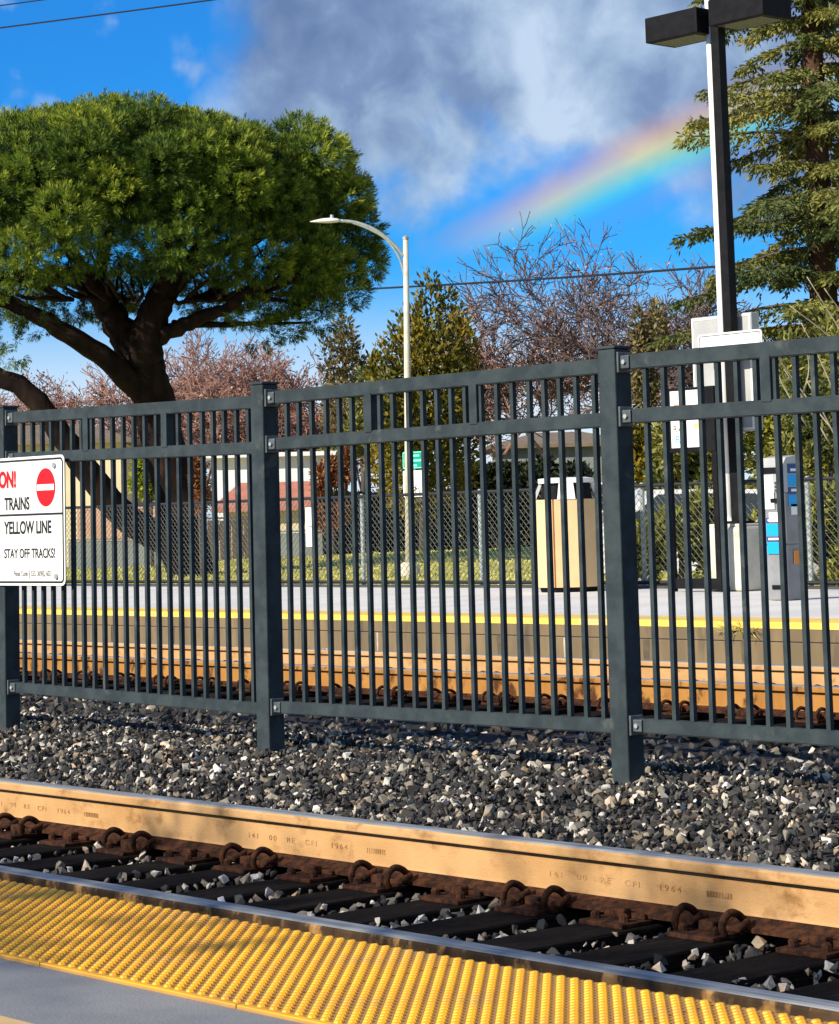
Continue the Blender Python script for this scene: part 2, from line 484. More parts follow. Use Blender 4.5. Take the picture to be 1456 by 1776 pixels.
M['housewhite'] = mat('white_stucco', (0.85, 0.85, 0.83), (0.80, 0.80, 0.78), 0.8, 1)
M['glass'] = mat('window_glass', (0.03, 0.04, 0.05), rough=0.1, spec=0.8)
M['brownwood'] = mat('brown_timber', (0.10, 0.075, 0.05), (0.07, 0.05, 0.035), 0.9, 4, stretch=(6, 6, 1))
M['greywall'] = mat('grey_wall', (0.24, 0.26, 0.24), (0.19, 0.21, 0.20), 0.9, 1.5)
M['carwhite'] = mat('car_paint_white', (0.80, 0.80, 0.80), (0.78, 0.78, 0.78), 0.2, 1)
M['rubber'] = mat('tyre_rubber', (0.02, 0.02, 0.02), rough=0.8)


def stone_mat():
    mt = bpy.data.materials.new('ballast_rock'); mt.use_nodes = True
    nt = mt.node_tree; nt.nodes.clear(); q = NG(nt)
    out = q.n('ShaderNodeOutputMaterial'); b = q.n('ShaderNodeBsdfPrincipled'); b.inputs['Roughness'].default_value = 0.85
    b.inputs['Specular IOR Level'].default_value = 0.25
    a = q.n('ShaderNodeAttribute', attribute_name='tint')
    c = q.ramp(a.outputs['Fac'], [(0.0, (0.020, 0.021, 0.023)), (0.30, (0.065, 0.064, 0.060)), (0.55, (0.17, 0.157, 0.13)),
                                  (0.75, (0.36, 0.31, 0.23)), (0.9, (0.66, 0.62, 0.52)), (1.0, (0.82, 0.78, 0.70))])
    geo = q.n('ShaderNodeNewGeometry')
    f = q.noise(geo.outputs['Position'], 70, 4)
    c = q.mix(q.m('MULTIPLY', f, 0.45), c, (0.03, 0.03, 0.03))
    br = q.step(q.noise(geo.outputs['Position'], 9, 3), .45, .70)
    c = q.mix(q.m('MULTIPLY', br, 0.6), c, q.mix(1.0, c, (1.25, 0.86, 0.55), 'MULTIPLY'))
    q.link(c, b.inputs['Base Color']); q.link(b.outputs[0], out.inputs[0])
    return mt


M['stone'] = stone_mat()

# ------------------------------------------------------------------ setting: ground, ballast bed, platforms
PLAT = 0.2455                       # platform level, rail top is zero
struct(MB().box(-1600, 1600, -600, 2400, -1.2, -0.62).build('ground', M['ground']))

prof = [(3.0, -0.28), (4.2, -0.27), (5.7, -0.265), (5.95, -0.20), (6.6, -0.135), (7.4, -0.085), (8.1, -0.075), (8.8, -0.16), (10.4, -0.31), (14.4, -0.31)]


def bed_z(y):
    return np.interp(y, [p[0] for p in prof], [p[1] for p in prof])


bb = MB()
poly = [(p[0], p[1]) for p in prof] + [(14.4, -0.6), (3.0, -0.6)]
bb.prism(poly, 'x', -60, 14)
struct(bb.build('ballast_bed', M['earth']))

# near platform
np_ = MB().box(-60, 14, -8, 3.165, -0.60, PLAT - 0.006)
near_platform = struct(np_.build('near_platform', M['deck']))
# tactile panels along the edge: each panel is a slab with staggered truncated domes
PY0, PY1 = 2.617, 3.171
PITCH = 0.0345


def dome_panel(x0, x1):
    mb = MB()
    nx = int(round((x1 - x0) / PITCH)); ny = int((PY1 - PY0) / PITCH)
    for j in range(2 * ny):
        for i in range(nx):
            cx = x0 + (i + (0.25 if j % 2 == 0 else 0.75)) * PITCH
            cy = PY0 + 0.024 + j * PITCH / 2
            if cy > PY1 - 0.012:
                continue
            vs = []; n = 7
            for r, z in ((0.0098, PLAT - 0.0005), (0.0078, PLAT + 0.0032), (0.0056, PLAT + 0.0044)):
                vs += [(cx + r * math.cos(2 * math.pi * k / n), cy + r * math.sin(2 * math.pi * k / n), z) for k in range(n)]
            fs = [(a * n + k, a * n + (k + 1) % n, (a + 1) * n + (k + 1) % n, (a + 1) * n + k) for a in range(2) for k in range(n)]
            fs.append(tuple(2 * n + k for k in range(n)))
            mb.add(vs, fs)
    return mb


PL = PITCH * 18
first = MB().bbox(.001, PL - .001, PY0, PY1 + .004, PLAT - .03, PLAT, .003).build('tactile_panel', M['yellow_worn_shaded'], near_platform)
domes = dome_panel(0, PL).build('domes', M['yellow'], first); domes['kind'] = 'stuff'
MB().box(.002, PL - .002, PY0 + .001, PY0 + .013, PLAT - .01, PLAT + .0012).build('border_lip', M['yellow'], first)
xs = [-1.0 - PL * (i + 1) for i in range(20)]
first.location.x = xs[0]
for x in xs[1:]:
    o = copy_tree(first, near_platform); o.location.x = x
bx = MB().box(-60, xs[-1] - 0.002, PY0, PY1, PLAT - 0.03, PLAT)
bx.box(xs[0] + PL + 0.002, 13, PY0, PY1, PLAT - 0.03, PLAT)
bx.build('tactile_edge', M['yellow'], near_platform)
MB().box(-60, 13, 2.12, 2.30, PLAT - 0.02, PLAT - 0.002).build('paving_band', M['line_tan'], near_platform)

# far platform
fp = MB().box(-90, 12, 14.30, 20.45, -0.55, PLAT - 0.005)
far_platform = struct(fp.build('far_platform', M['deck_far']))
MB().box(-90, 12, 14.276, 14.86, PLAT - 0.05, PLAT).build('tactile_edge', M['yellow_far'], far_platform)
wl = MB()
x = -60.0
k = 0
while x < 0:                                       # wall panels with open joints, coping lip above
    w = 2.44
    wl = MB().bbox(x + 0.008, x + w - 0.008, 14.262, 14.31, -0.55, PLAT - 0.15, 0.006)
    wl.build('wall_panel', M['wall_far'], far_platform)
    x += w
MB().box(-90, 12, 14.272, 14.31, PLAT - 0.142, PLAT - 0.052).build('coping', M['wall_far'], far_platform)
kerb = struct(MB().bbox(-90, 12, 20.45, 20.62, -0.3, PLAT + 0.025, 0.01).build('kerb', M['dark_metal']))
M['pale_drip'] = mat('pale_lime_stain', (0.50, 0.46, 0.37), (0.36, 0.31, 0.22), 0.9, 12)
M['dark_drip'] = mat('dark_water_stain', (0.085, 0.066, 0.040), (0.12, 0.09, 0.055), 0.9, 12)
for px, w_, mt_ in ((980, .030, 'pale_drip'), (655, .018, 'pale_drip'), (868, .07, 'dark_drip'), (1120, .06, 'dark_drip'), (1290, .05, 'dark_drip'), (300, .05, 'dark_drip'), (1235, .02, 'pale_drip')):
    c = atY(px, 1100, 14.262)[0]
    MB().add([(c - w_ * .6, 14.2600, PLAT - .152), (c + w_ * .7, 14.2600, PLAT - .152), (c + w_ * .35, 14.2600, -.20), (c + w_ * .1, 14.2600, -.33), (c - w_ * .3, 14.2600, -.24)], [(0, 1, 2, 3, 4)]).build('drip_stain', M[mt_], far_platform)
p12 = atY(563, 1118, 14.25)
text('12', 0.105, (p12[0] - 0.05, 14.255, -0.135), M['signwhite'], far_platform, ext=0.0015, name='stencil_number')

# lawn beyond the far platform, swelling to a low mound on one side
gx = np.concatenate([np.linspace(-240, -70, 18), np.linspace(-66, 10, 60), np.linspace(16, 120, 10)])
gy = np.concatenate([np.linspace(20.6, 70, 60), np.linspace(74, 320, 24)])


def lawn_z(X, Y):
    # mound around the spot east of the street lamp
    c = at(1010, 950, 56)
    a = (X - c[0]) / 13.0; b = (Y - c[1]) / 12.0
    zz = 0.38 * np.exp(-(a * a + b * b))
    return -0.02 + zz * np.clip((Y - 22) / 6.0, 0, 1) + 0.02 * np.sin(X * 1.3) * np.cos(Y * 0.9)


XX, YY = np.meshgrid(gx, gy)
VV = np.stack([XX, YY, lawn_z(XX, YY)], -1).reshape(-1, 3)
nx_, ny_ = len(gx), len(gy)
idx = np.arange(nx_ * ny_).reshape(ny_, nx_)
FQ = np.stack([idx[:-1, :-1], idx[:-1, 1:], idx[1:, 1:], idx[1:, :-1]], -1).reshape(-1, 4)
lawn = struct(np_mesh('lawn', VV, FQ, M['lawn']))


# ------------------------------------------------------------------ ballast stones (uncountable: one mass each side)
def rock_variants(n, seed):
    rs = np.random.RandomState(seed); out = []
    for _ in range(n):
        bm = bmesh.new()
        pts = unit(rs.normal(size=(11, 3))) * rs.uniform(0.7, 1.0, (11, 1)) * np.array([1.0, rs.uniform(.65, .95), rs.uniform(.5, .8)])
        for p in pts:
            bm.verts.new(p)
        r = bmesh.ops.convex_hull(bm, input=list(bm.verts))
        loose = [v for v in bm.verts if not v.link_faces]
        bmesh.ops.delete(bm, geom=loose, context='VERTS')
        bmesh.ops.triangulate(bm, faces=list(bm.faces))
        bm.verts.index_update()
        out.append((np.array([v.co[:] for v in bm.verts]), np.array([[v.index for v in f.verts] for f in bm.faces])))
        bm.free()
    return out


ROCKS = rock_variants(24, 5)


def rot_mats(n, rs):
    q = unit(rs.normal(size=(n, 4)))
    w, x, y, z = q.T
    return np.stack([np.stack([1 - 2 * (y * y + z * z), 2 * (x * y - z * w), 2 * (x * z + y * w)], -1),
                     np.stack([2 * (x * y + z * w), 1 - 2 * (x * x + z * z), 2 * (y * z - x * w)], -1),
                     np.stack([2 * (x * z - y * w), 2 * (y * z + x * w), 1 - 2 * (x * x + y * y)], -1)], 1)


def scatter_rocks(name, P, size, tint, parent=None):
    rs = RS; n = len(P)
    kind = rs.randint(0, len(ROCKS), n); R = rot_mats(n, rs)
    V = []; Fc = []; T = []; o = 0
    for k, (rv, rf) in enumerate(ROCKS):
        i = np.where(kind == k)[0]
        if not len(i):
            continue
        vv = np.einsum('nij,vj->nvi', R[i], rv) * size[i][:, None, None] + P[i][:, None, :]
        V.append(vv.reshape(-1, 3)); nv = len(rv)
        Fc.append((rf[None] + (np.arange(len(i)) * nv)[:, None, None]).reshape(-1, 3) + o); o += len(i) * nv
        T.append(np.repeat(tint[i], nv))
    ob = np_mesh(name, np.concatenate(V), np.concatenate(Fc), M['stone'], parent, np.concatenate(T))
    return ob


def stone_tints(n, pale=0.10):
    u = RS.uniform(size=n)
    t = np.where(u < 1 - pale * 2.2, RS.uniform(0.0, 0.58, n) * RS.uniform(.45, 1.0, n), np.where(u < 1 - pale, RS.uniform(.5, .78, n), RS.uniform(.8, 1.0, n)))
    return t


TIE_SP = 0.3892
TIE_X0 = -8.2406
TIE_W = 0.225


def bed_points(n, x0, x1, y0, y1):
    X = RS.uniform(x0, x1, n); Y = RS.uniform(y0, y1, n)
    return X, Y


# shoulder between the near track and the fence
n = 38000
X, Y = bed_points(n, -14.5, -4.6, 5.84, 9.1)
bumpz = 0.025 * np.sin(X * 2.1 + 1) * np.sin(Y * 3.3) + 0.012 * np.sin(X * 5.3) * np.sin(Y * 6.1 + .5)
Z = bed_z(Y) + .012 + np.abs(bumpz) + RS.uniform(-.012, .016, n)
sz = np.clip(np.exp(RS.normal(size=n) * .36) * .0182, .008, .042)
tag(scatter_rocks('shoulder_ballast', np.stack([X, Y, Z], -1), sz, stone_tints(n, .12)),
    'dark crushed rock ballast heaped under the metal fence', 'gravel', kind='stuff')
# between the rails of the near track, lying lower than the sleeper tops
n = 12500
X, Y = bed_points(n, -14.5, -1.8, 3.9, 5.74)
ph = np.abs((X - TIE_X0 + TIE_SP / 2) % TIE_SP - TIE_SP / 2)
ok = ph > TIE_W / 2 + .006
X, Y = X[ok], Y[ok]; n = len(X)
Z = -0.232 + RS.uniform(-.02, .028, n)
tag(scatter_rocks('track_ballast', np.stack([X, Y, Z], -1), np.clip(np.exp(RS.normal(size=n) * .34) * .019, .009, .032), stone_tints(n, .24)),
    'grey and pale ballast stones between the sleepers of the near track', 'gravel', kind='stuff')
# around the far track
n = 9000
X, Y = bed_points(n, -30, -8, 9.0, 14.2)
Z = bed_z(Y) + RS.uniform(-.02, .03, n)
tag(scatter_rocks('far_ballast', np.stack([X, Y, Z], -1), RS.uniform(.03, .055, n), stone_tints(n, .06)),
    'dark ballast around the far track', 'gravel', kind='stuff')

# ------------------------------------------------------------------ rails
RP = [(.0115, -.165), (.0080, -.140), (.0075, -.055), (.0090, -.038), (.0375, -.034), (.0385, -.030),
      (.0385, -.010), (.034, -.003), (.026, 0.0), (-.026, 0.0), (-.034, -.003), (-.0385, -.010), (-.0385, -.030), (-.0375, -.034), (-.0090, -.038), (-.0075, -.055), (-.0080, -.140), (-.0115, -.165)]
FP = [(-.076, -.186), (.076, -.186), (.076, -.175), (.030, -.161), (.0126, -.150), (-.0126, -.150), (-.030, -.161), (-.076, -.175)]


def rail(cy, x0, x1, label, body='rust'):
    r = thing('running_rail', (x0, cy, -.186), label, 'rail', 'railway rails')
    MB().prism([(cy + a, b) for a, b in RP], 'x', x0, x1).build('rail_body', M[body], r)
    MB().prism([(cy + a, b) for a, b in FP], 'x', x0, x1).build('rail_foot', M['rust_dark'], r)
    top = [(-.0345, -.0030), (-.026, -.0004), (.026, -.0004), (.0345, -.0030), (.0335, .0002), (.026, .0028), (-.026, .0028), (-.0335, .0002)]
    MB().prism([(cy + a, b) for a, b in top], 'x', x0, x1).build('running_surface', M['steel'], r)
    return r


NR = 4.262
FR = NR + 1.51
rail(NR, -45, 9, 'rusty rail of the near track running beside the yellow tactile edge', 'rust_grimy_shaded')
r2 = rail(FR, -45, 9, 'tan rusted rail of the near track beside the ballast shoulder, rolled lettering on its web')
# rolled brand on the web (faces the near platform)
zt = -0.108
for px in (950, 430, 30 - 40):
    c = atY(px, 1500, FR - 0.0105)
    yy = FR - 0.0088
    text('141   00   RE   CFI    1964', 0.027, (c[0], yy, zt), M['rust_letter'], r2, ext=0.0006, off=-0.0002, name='rolled_lettering', sx=1.45, space=1.35)['kind'] = 'stuff'
    mk = MB()
    for i in range(9):
        mk.box(c[0] + .70 + i * .012, c[0] + .707 + i * .012, yy - .001, yy + .0006, zt, zt + .017)
    mk.build('rolled_tally', M['rust_letter'], r2)

rail(11.84, -70, 4, 'rusty rail of the far track on the fence side', 'rust_orange')
rail(11.84 + 1.51, -70, 4, 'rusty rail of the far track below the far platform wall')


# ------------------------------------------------------------------ sleepers with plates and spring clips
def clip_mesh(sx):
    """spring clip: a bar curled over the plate shoulder onto the rail foot"""
    pts = [(0, -.052, -.004), (0, -.066, .022), (.002, -.056, .050), (.006, -.026, .066), (.010, .006, .060), (.012, .030, .044), (.020, .040, .036), (.034, .030, .032), (.038, .0, .024), (.036, -.03, .014)]
    return smoothpath([(sx * p[0], p[1], p[2]) for p in pts], 4)


def make_tie(with_clips, label, group):
    t = thing('sleeper', (0, 0, -.205), label, 'sleeper', group)
    MB().bbox(-TIE_W / 2, TIE_W / 2, NR - .55, FR + .55, -.38, -.2055, .008).build('timber', M['tie'], t)
    for cy in (NR, FR):
        pl = MB()
        pl.bbox(-.095, .095, cy - .20, cy + .19, -.2055, -.190, .004)
        for s in (-1, 1):
            pl.bbox(-.088, .088, cy + s * .084 - .008, cy + s * .084 + .008, -.190, -.172, .004)
            pl.bbox(-.030, .030, cy + s * .105 - .020, cy + s * .105 + .020, -.190, -.158, .006)
            for q in (-.062, .062):
                pl.lathe([(.016, -.190), (.016, -.172), (.009, -.166)], q, cy + s * .155, 8)
        plate = pl.build('tie_plate', M['rust_dark'], t)
        if with_clips:
            for s, sy in ((-1, 1), (1, 1), (-1, -1), (1, -1)):
                pts = [(s * .095 + p[0] * .8, cy + (-.100 + p[1] * .85 if sy > 0 else .100 - p[1] * .85), -.188 + p[2] * .95) for p in clip_mesh(1)]
                MB().tube(pts, .0120, 7).build('clip', M['rust_dark'], t, True)
    return t


LAB_A = 'dark creosoted timber sleeper with curled spring clips under the near track'
LAB_B = 'dark creosoted timber sleeper with a plain rusty plate under the near track'
tieA = make_tie(True, LAB_A, 'sleepers with spring clips')
tieB = make_tie(False, LAB_B, 'sleepers with plain plates')
usedA = usedB = False
for i in range(-15, 17):
    A = i % 2 == 0
    if A:
        o = tieA if not usedA else copy_tree(tieA); usedA = True
    else:
        o = tieB if not usedB else copy_tree(tieB); usedB = True
    o.location.x = TIE_X0 + i * TIE_SP + random.uniform(-.008, .008)
    o.rotation_euler.z = random.uniform(-.006, .006)
# far track
ft0 = thing('sleeper', (0, 0, -.205), 'dark timber sleeper with rusty plates under the far track', 'sleeper', 'sleepers of the far track')
MB().bbox(-.115, .115, 11.84 - .5, 11.84 + 2.01, -.38, -.2055, .01).build('timber', M['tie'], ft0)
for cy in (11.84, 13.35):
    pl = MB().bbox(-.09, .09, cy - .18, cy + .18, -.2055, -.190, .004)
    for s in (-1, 1):
        pl.bbox(-.06, .06, cy + s * .11 - .02, cy + s * .11 + .02, -.190, -.150, .008)
    pl.build('tie_plate', M['rust_dark'], ft0)
    for s in (-1, 1):
        pts = [(s * .08 + p[0], cy - .105 + p[1], -.188 + p[2]) for p in clip_mesh(1)]
        MB().tube(pts, .012, 5).build('clip', M['rust_dark'], ft0, True)
for i in range(30):
    o = ft0 if i == 0 else copy_tree(ft0)
    o.location.x = -26 + i * .56

# ------------------------------------------------------------------ metal picket fence
FY = 7.640
fence = thing('picket_fence', (-9.0, FY, -.1), 'dark blue-grey metal picket fence standing between the two tracks', 'fence')
posts = [-14.81, -12.365, -9.905, -7.425, -4.95]
for i, px in enumerate(posts):
    mb = MB().bbox(px - .051, px + .051, FY, FY + .102, -.35, 1.778 + .008 * (i % 2), .006)
    p = mb.build('post', M['fence'], fence)
    MB().bbox(px - .056, px + .056, FY - .005, FY + .107, 1.779 + .008 * (i % 2), 1.793 + .008 * (i % 2), .005).build('post_cap', M['fence'], p)
RZ = [(0.137, 0.197), (1.449, 1.512), (1.682, 1.748)]
# small differences in the level of each bay, as the posts were set
bay_dz = [(0.0, 0.0), (0.012, -0.020), (-0.006, 0.004), (0.012, 0.004)]
for b in range(4):
    xa, xb = posts[b] + .051, posts[b + 1] - .051
    za, zb = bay_dz[b]

    def dz(x, za=za, zb=zb, xa=xa, xb=xb):
        return za + (zb - za) * (x - xa) / (xb - xa)
    ra, rb = xa + .065, xb - .004
    for (z0, z1) in RZ:
        mb = MB()
        y0, y1 = FY + .026, FY + .072
        vs = [(ra, y0, z0 + za), (rb, y0, z0 + zb), (rb, y1, z0 + zb), (ra, y1, z0 + za), (ra, y0, z1 + za), (rb, y0, z1 + zb), (rb, y1, z1 + zb), (ra, y1, z1 + za)]
        bm = bmesh.new()
        bv = [bm.verts.new(v) for v in vs]
        for f in [(3, 2, 1, 0), (4, 5, 6, 7), (0, 1, 5, 4), (1, 2, 6, 5), (2, 3, 7, 6), (3, 0, 4, 7)]:
            bm.faces.new([bv[i] for i in f])
        bmesh.ops.bevel(bm, geom=list(bm.edges), offset=.004, segments=2, affect='EDGES')
        bm.verts.index_update()
        mb.add([v.co[:] for v in bm.verts], [[v.index for v in f.verts] for f in bm.faces]); bm.free()
        mb.build('rail', M['fence'], fence)
        # bracket with bolt head between the post and the rail end
        br = MB().bbox(xa + .001, xa + .012, FY + .010, FY + .088, z0 + za - .012, z1 + za + .012, .003)
        br.bbox(xa + .012, xa + .062, FY + .022, FY + .078, z0 + za + .004, z1 + za - .004, .004)
        bko = br.build('bracket', M['bracket'], fence)
        zc = (z0 + z1) / 2 + za
        MB().prism([(xa + .037 + .011 * math.cos(math.pi * k / 3), zc + .011 * math.sin(math.pi * k / 3)) for k in range(6)], 'y', FY + .012, FY + .0225).build('bolt', M['galv'], bko)
        MB().bbox(xb - .004, xb - .0005, FY + .012, FY + .086, z0 + zb - .010, z1 + zb + .010, .001).build('end_plate', M['fence'], fence)
    npk = 22
    start = xa + .135
    step = (xb - .075 - start) / (npk - 1)
    # square spacer tubes between the two upper rails at the third points
    sp = {1: (-11.50, -10.75), 2: (-9.06, -8.31), 3: (-6.55, -5.78), 0: (-13.9, -13.2)}[b]
    for sx in sp:
        MB().bbox(sx - .026, sx + .026, FY + .022, FY + .074, RZ[1][1] + dz(sx) - .01, RZ[2][0] + dz(sx) + .01, .003).build('spacer_tube', M['fence'], fence)
    for k in range(npk):
        x = start + k * step + random.uniform(-.002, .002)
        lean = random.uniform(-.006, .006)
        z0, z1 = RZ[0][1] - .02 + dz(x), RZ[2][0] + .015 + dz(x)
        h = .0105
        y0, y1 = FY + .037, FY + .059
        mb = MB().add([(x - h, y0, z0), (x + h, y0, z0), (x + h, y1, z0), (x - h, y1, z0), (x - h + lean, y0, z1), (x + h + lean, y0, z1), (x + h + lean, y1, z1), (x - h + lean, y1, z1)],
                      [(3, 2, 1, 0), (4, 5, 6, 7), (0, 1, 5, 4), (1, 2, 6, 5), (2, 3, 7, 6), (3, 0, 4, 7)])
        mb.build('picket', M['fence'], fence)

# ------------------------------------------------------------------ warning sign bolted to the fence
SY = FY - .012
sx1 = -11.652
sx0 = sx1 - 1.02
sz0, sz1 = .762, 1.492
sign = thing('warning_sign', (sx0, SY, sz0), 'white warning sign with red no-entry disc fixed to the metal fence', 'sign')


def rounded(x0, x1, z0, z1, r, n=6):
    pts = []
    for cx, cz, a in ((x1 - r, z0 + r, -90), (x1 - r, z1 - r, 0), (x0 + r, z1 - r, 90), (x0 + r, z0 + r, 180)):
        for k in range(n + 1):
            w = math.radians(a + 90 * k / n)
            pts.append((cx + r * math.cos(w), cz + r * math.sin(w)))
    return pts


def frame(x0, x1, z0, z1, r, w, y0, y1):
    a = rounded(x0, x1, z0, z1, r); b = rounded(x0 + w, x1 - w, z0 + w, z1 - w, max(r - w, .002))
    n = len(a); mb = MB()
    vs = [(p[0], y, p[1]) for y in (y0, y1) for q in (a, b) for p in q]
    fs = []
    for i in range(n):
        j = (i + 1) % n
        fs += [(i, j, n + j, n + i), (2 * n + i, 3 * n + i, 3 * n + j, 2 * n + j), (i, 2 * n + i, 2 * n + j, j), (n + i, n + j, 3 * n + j, 3 * n + i)]
    return mb.add(vs, fs)


MB().prism(rounded(sx0, sx1, sz0, sz1, .035), 'y', SY - .004, SY).build('panel', M['signwhite'], sign)
frame(sx0 + .012, sx1 - .012, sz0 + .014, sz1 - .014, .030, .011, SY - .0062, SY - .0041).build('border', M['ink'], sign)
zl = atY(90, 891, SY)[2]
MB().box(sx0 + .024, sx1 - .024, SY - .0058, SY - .0041, zl - .006, zl + .006).build('dividing_line', M['ink'], sign)
dc = atY(81, 845, SY)
disc = MB().prism([(dc[0] + .098 * math.cos(2 * math.pi * k / 40), dc[2] + .108 * math.sin(2 * math.pi * k / 40)) for k in range(40)], 'y', SY - .0066, SY - .0041).build('no_entry_disc', M['red'], sign)
MB().box(dc[0] - .088, dc[0] + .088, SY - .0085, SY - .0068, dc[2] - .017, dc[2] + .017).build('bar', M['signwhite'], disc)
for body, px, py, s, mt, off, sxx in (('CAUTION!', 30, 844, .125, 'red', .006, .80), ('TRAINS', 53, 883, .100, 'ink', .0026, .79),
                                      ('YELLOW LINE', 91, 924, .100, 'ink', .0026, .79), ('STAY OFF TRACKS!', 98, 967, .076, 'ink', .0012, .82),
                                      ('Penal Code § 555, 369(i), 602', 90, 999, .044, 'greyink', .0004, .74)):
    c = atY(px, py, SY)
    text(body, s, (c[0], SY - .0052, c[2]), M[mt], sign, align='RIGHT', ext=.0008, off=off, sx=sxx)
for px, py in ((96, 807), (100, 1000)):
    c = atY(px, py, SY)
    MB().prism([(c[0] + .016 * math.cos(2 * math.pi * k / 12), c[2] + .016 * math.sin(2 * math.pi * k / 12)) for k in range(12)], 'y', SY - .014, SY - .004).build('bolt', M['galv'], sign)

# ------------------------------------------------------------------ far platform furniture
# litter bin: octagonal tan body, white corner posts and roof over dark openings
bc = at(988, 1026, 27.5); bx_, by_ = bc[0], bc[1]
R8 = math.pi / 8
bn = thing('litter_bin', (bx_, by_, PLAT), 'tan octagonal litter bin with white hooded top on the far platform', 'bin')
SC = 27.5 / F_PX


def zpx(py, px, X, Y):
    """height of the pixel row at that ground spot"""
    d = FW + RT * ((px - 728.0) / F_PX) - UP * ((py - PPY) / F_PX)
    tt = (X * FW[0] + Y * FW[1]) / (d[0] * FW[0] + d[1] * FW[1])
    return CAM[2] + d[2] * tt


zb0 = PLAT; zb1 = zpx(866, 988, bx_, by_); zb2 = zpx(830, 988, bx_, by_)
rb_ = 55 * SC / math.cos(R8) * 1.02
MB().lathe([(rb_ * .86, zb0), (rb_ * .90, zb0 + .05)], bx_, by_, 8, R8).build('plinth', M['black'], bn)
for k in range(8):                                     # body panels, one per side
    a0, a1 = 2 * math.pi * k / 8 + R8, 2 * math.pi * (k + 1) / 8 + R8
    p = [(bx_ + rb_ * r * math.cos(a), by_ + rb_ * r * math.sin(a)) for r, a in ((1, a0 + .03), (1, a1 - .03), (.93, a1 - .03), (.93, a0 + .03))]
    MB().prism(p, 'z', zb0 + .05, zb1).build('side_panel', M['bin'], bn)
MB().lathe([(rb_ * .94, zb0 + .055), (rb_ * .94, zb1 - .01)], bx_, by_, 8, R8).build('liner', M['bin'], bn)
MB().lathe([(rb_ * .80, zb1), (rb_ * .72, zb2 - .05)], bx_, by_, 8, R8).build('opening', M['black'], bn)
for k in range(4):
    a = math.radians(45 + 90 * k)
    w = .26
    p0 = [(bx_ + rb_ * r * math.cos(a + s), by_ + rb_ * r * math.sin(a + s), z) for r, z in ((1.0, zb1), (.80, zb2 - .05)) for s in (-w, w)]
    p1 = [(bx_ + rb_ * r * math.cos(a + s), by_ + rb_ * r * math.sin(a + s), z) for r, z in ((.9, zb1), (.70, zb2 - .05)) for s in (-w, w)]
    MB().add(p0 + p1, [(0, 1, 3, 2), (5, 4, 6, 7), (0, 4, 5, 1), (2, 3, 7, 6), (0, 2, 6, 4), (1, 5, 7, 3)]).build('corner_post', M['white'], bn)
MB().lathe([(rb_ * .86, zb2 - .05), (rb_ * .86, zb2), (rb_ * .60, zb2 + .012)], bx_, by_, 8, R8).build('hood', M['white'], bn)

# lamp post on concrete footing
lc = at(1284, 1026, 26.2); lx, ly = lc[0], lc[1]
zf = zpx(908, 1280, lx, ly)
foot = thing('concrete_footing', (lx, ly, PLAT), 'stained pale concrete footing under the twin-box lamp post', 'footing')
hw = .262
MB().bbox(lx - hw, lx + hw, ly - hw, ly + hw, PLAT, zf - .03, .03).build('block', M['concrete'], foot)
MB().bbox(lx - hw * .90, lx + hw * .90, ly - hw * .90, ly + hw * .90, zf - .031, zf, .012).build('cap', M['concrete'], foot)
footx = lx
lx = at(1290, 1026, 26.2)[0] + .0
lamp = thing('lamp_post', (lx, ly, zf), 'tall black square lamp post with two box lamps on the far platform', 'lamp')
ztop = zpx(-40, 1258, lx, ly)
lean = -.012
pw = .056
px0, px1 = lx + .0, lx + .0
MB().add([(lx - pw, ly - pw, zf), (lx + pw, ly - pw, zf), (lx + pw, ly + pw, zf), (lx - pw, ly + pw, zf)] +
         [(lx - pw - .03, ly - pw, ztop), (lx + pw - .03, ly - pw, ztop), (lx + pw - .03, ly + pw, ztop), (lx - pw - .03, ly + pw, ztop)],
         [(3, 2, 1, 0), (4, 5, 6, 7), (0, 1, 5, 4), (1, 2, 6, 5), (2, 3, 7, 6), (3, 0, 4, 7)]).build('pole', M['black'], lamp)
MB().bbox(lx - .12, lx + .12, ly - .12, ly + .12, zf, zf + .03, .005).build('base_plate', M['black'], lamp)
zl0 = zpx(62, 1180, lx, ly); zl1 = zpx(12, 1180, lx, ly)
hh = zl1 - zl0
for s, dzz in ((-1, 0.0), (1, .035)):
    cx = lx - .03 + s * (.47); cz = zl0 + dzz + .02
    bxm = MB().bbox(cx - .385, cx + .385, ly - .24, ly + .24, cz, cz + .285, .012)
    bxo = bxm.build('lamp_box', M['black'], lamp)
    MB().bbox(cx - .31, cx + .31, ly - .18, ly + .18, cz - .006, cz + .004, .004).build('lens', M['lampglass'], bxo)
    MB().bbox(min(cx - s * .385, cx - s * .43), max(cx - s * .385, cx - s * .43), ly - .05, ly + .05, cz + .12, cz + .22, .01).build('arm', M['black'], lamp)
# pale steel pole standing just behind the black one
wp = at(1268, 900, 26.35); wx, wy = wp[0], wp[1]
wpole = thing('steel_pole', (wx, wy, zf), 'slim white steel pole standing right beside the black lamp post', 'pole')
MB().tube([(wx, wy, zf - .01), (wx - .012, wy, (zf + ztop) / 2), (wx - .026, wy, ztop)], [.052, .050, .047], 14).build('shaft', M['white'], wpole, True)
MB().tube([(wx, wy, zf), (wx, wy, zf + .05)], .075, 14).build('collar', M['white'], wpole, True)
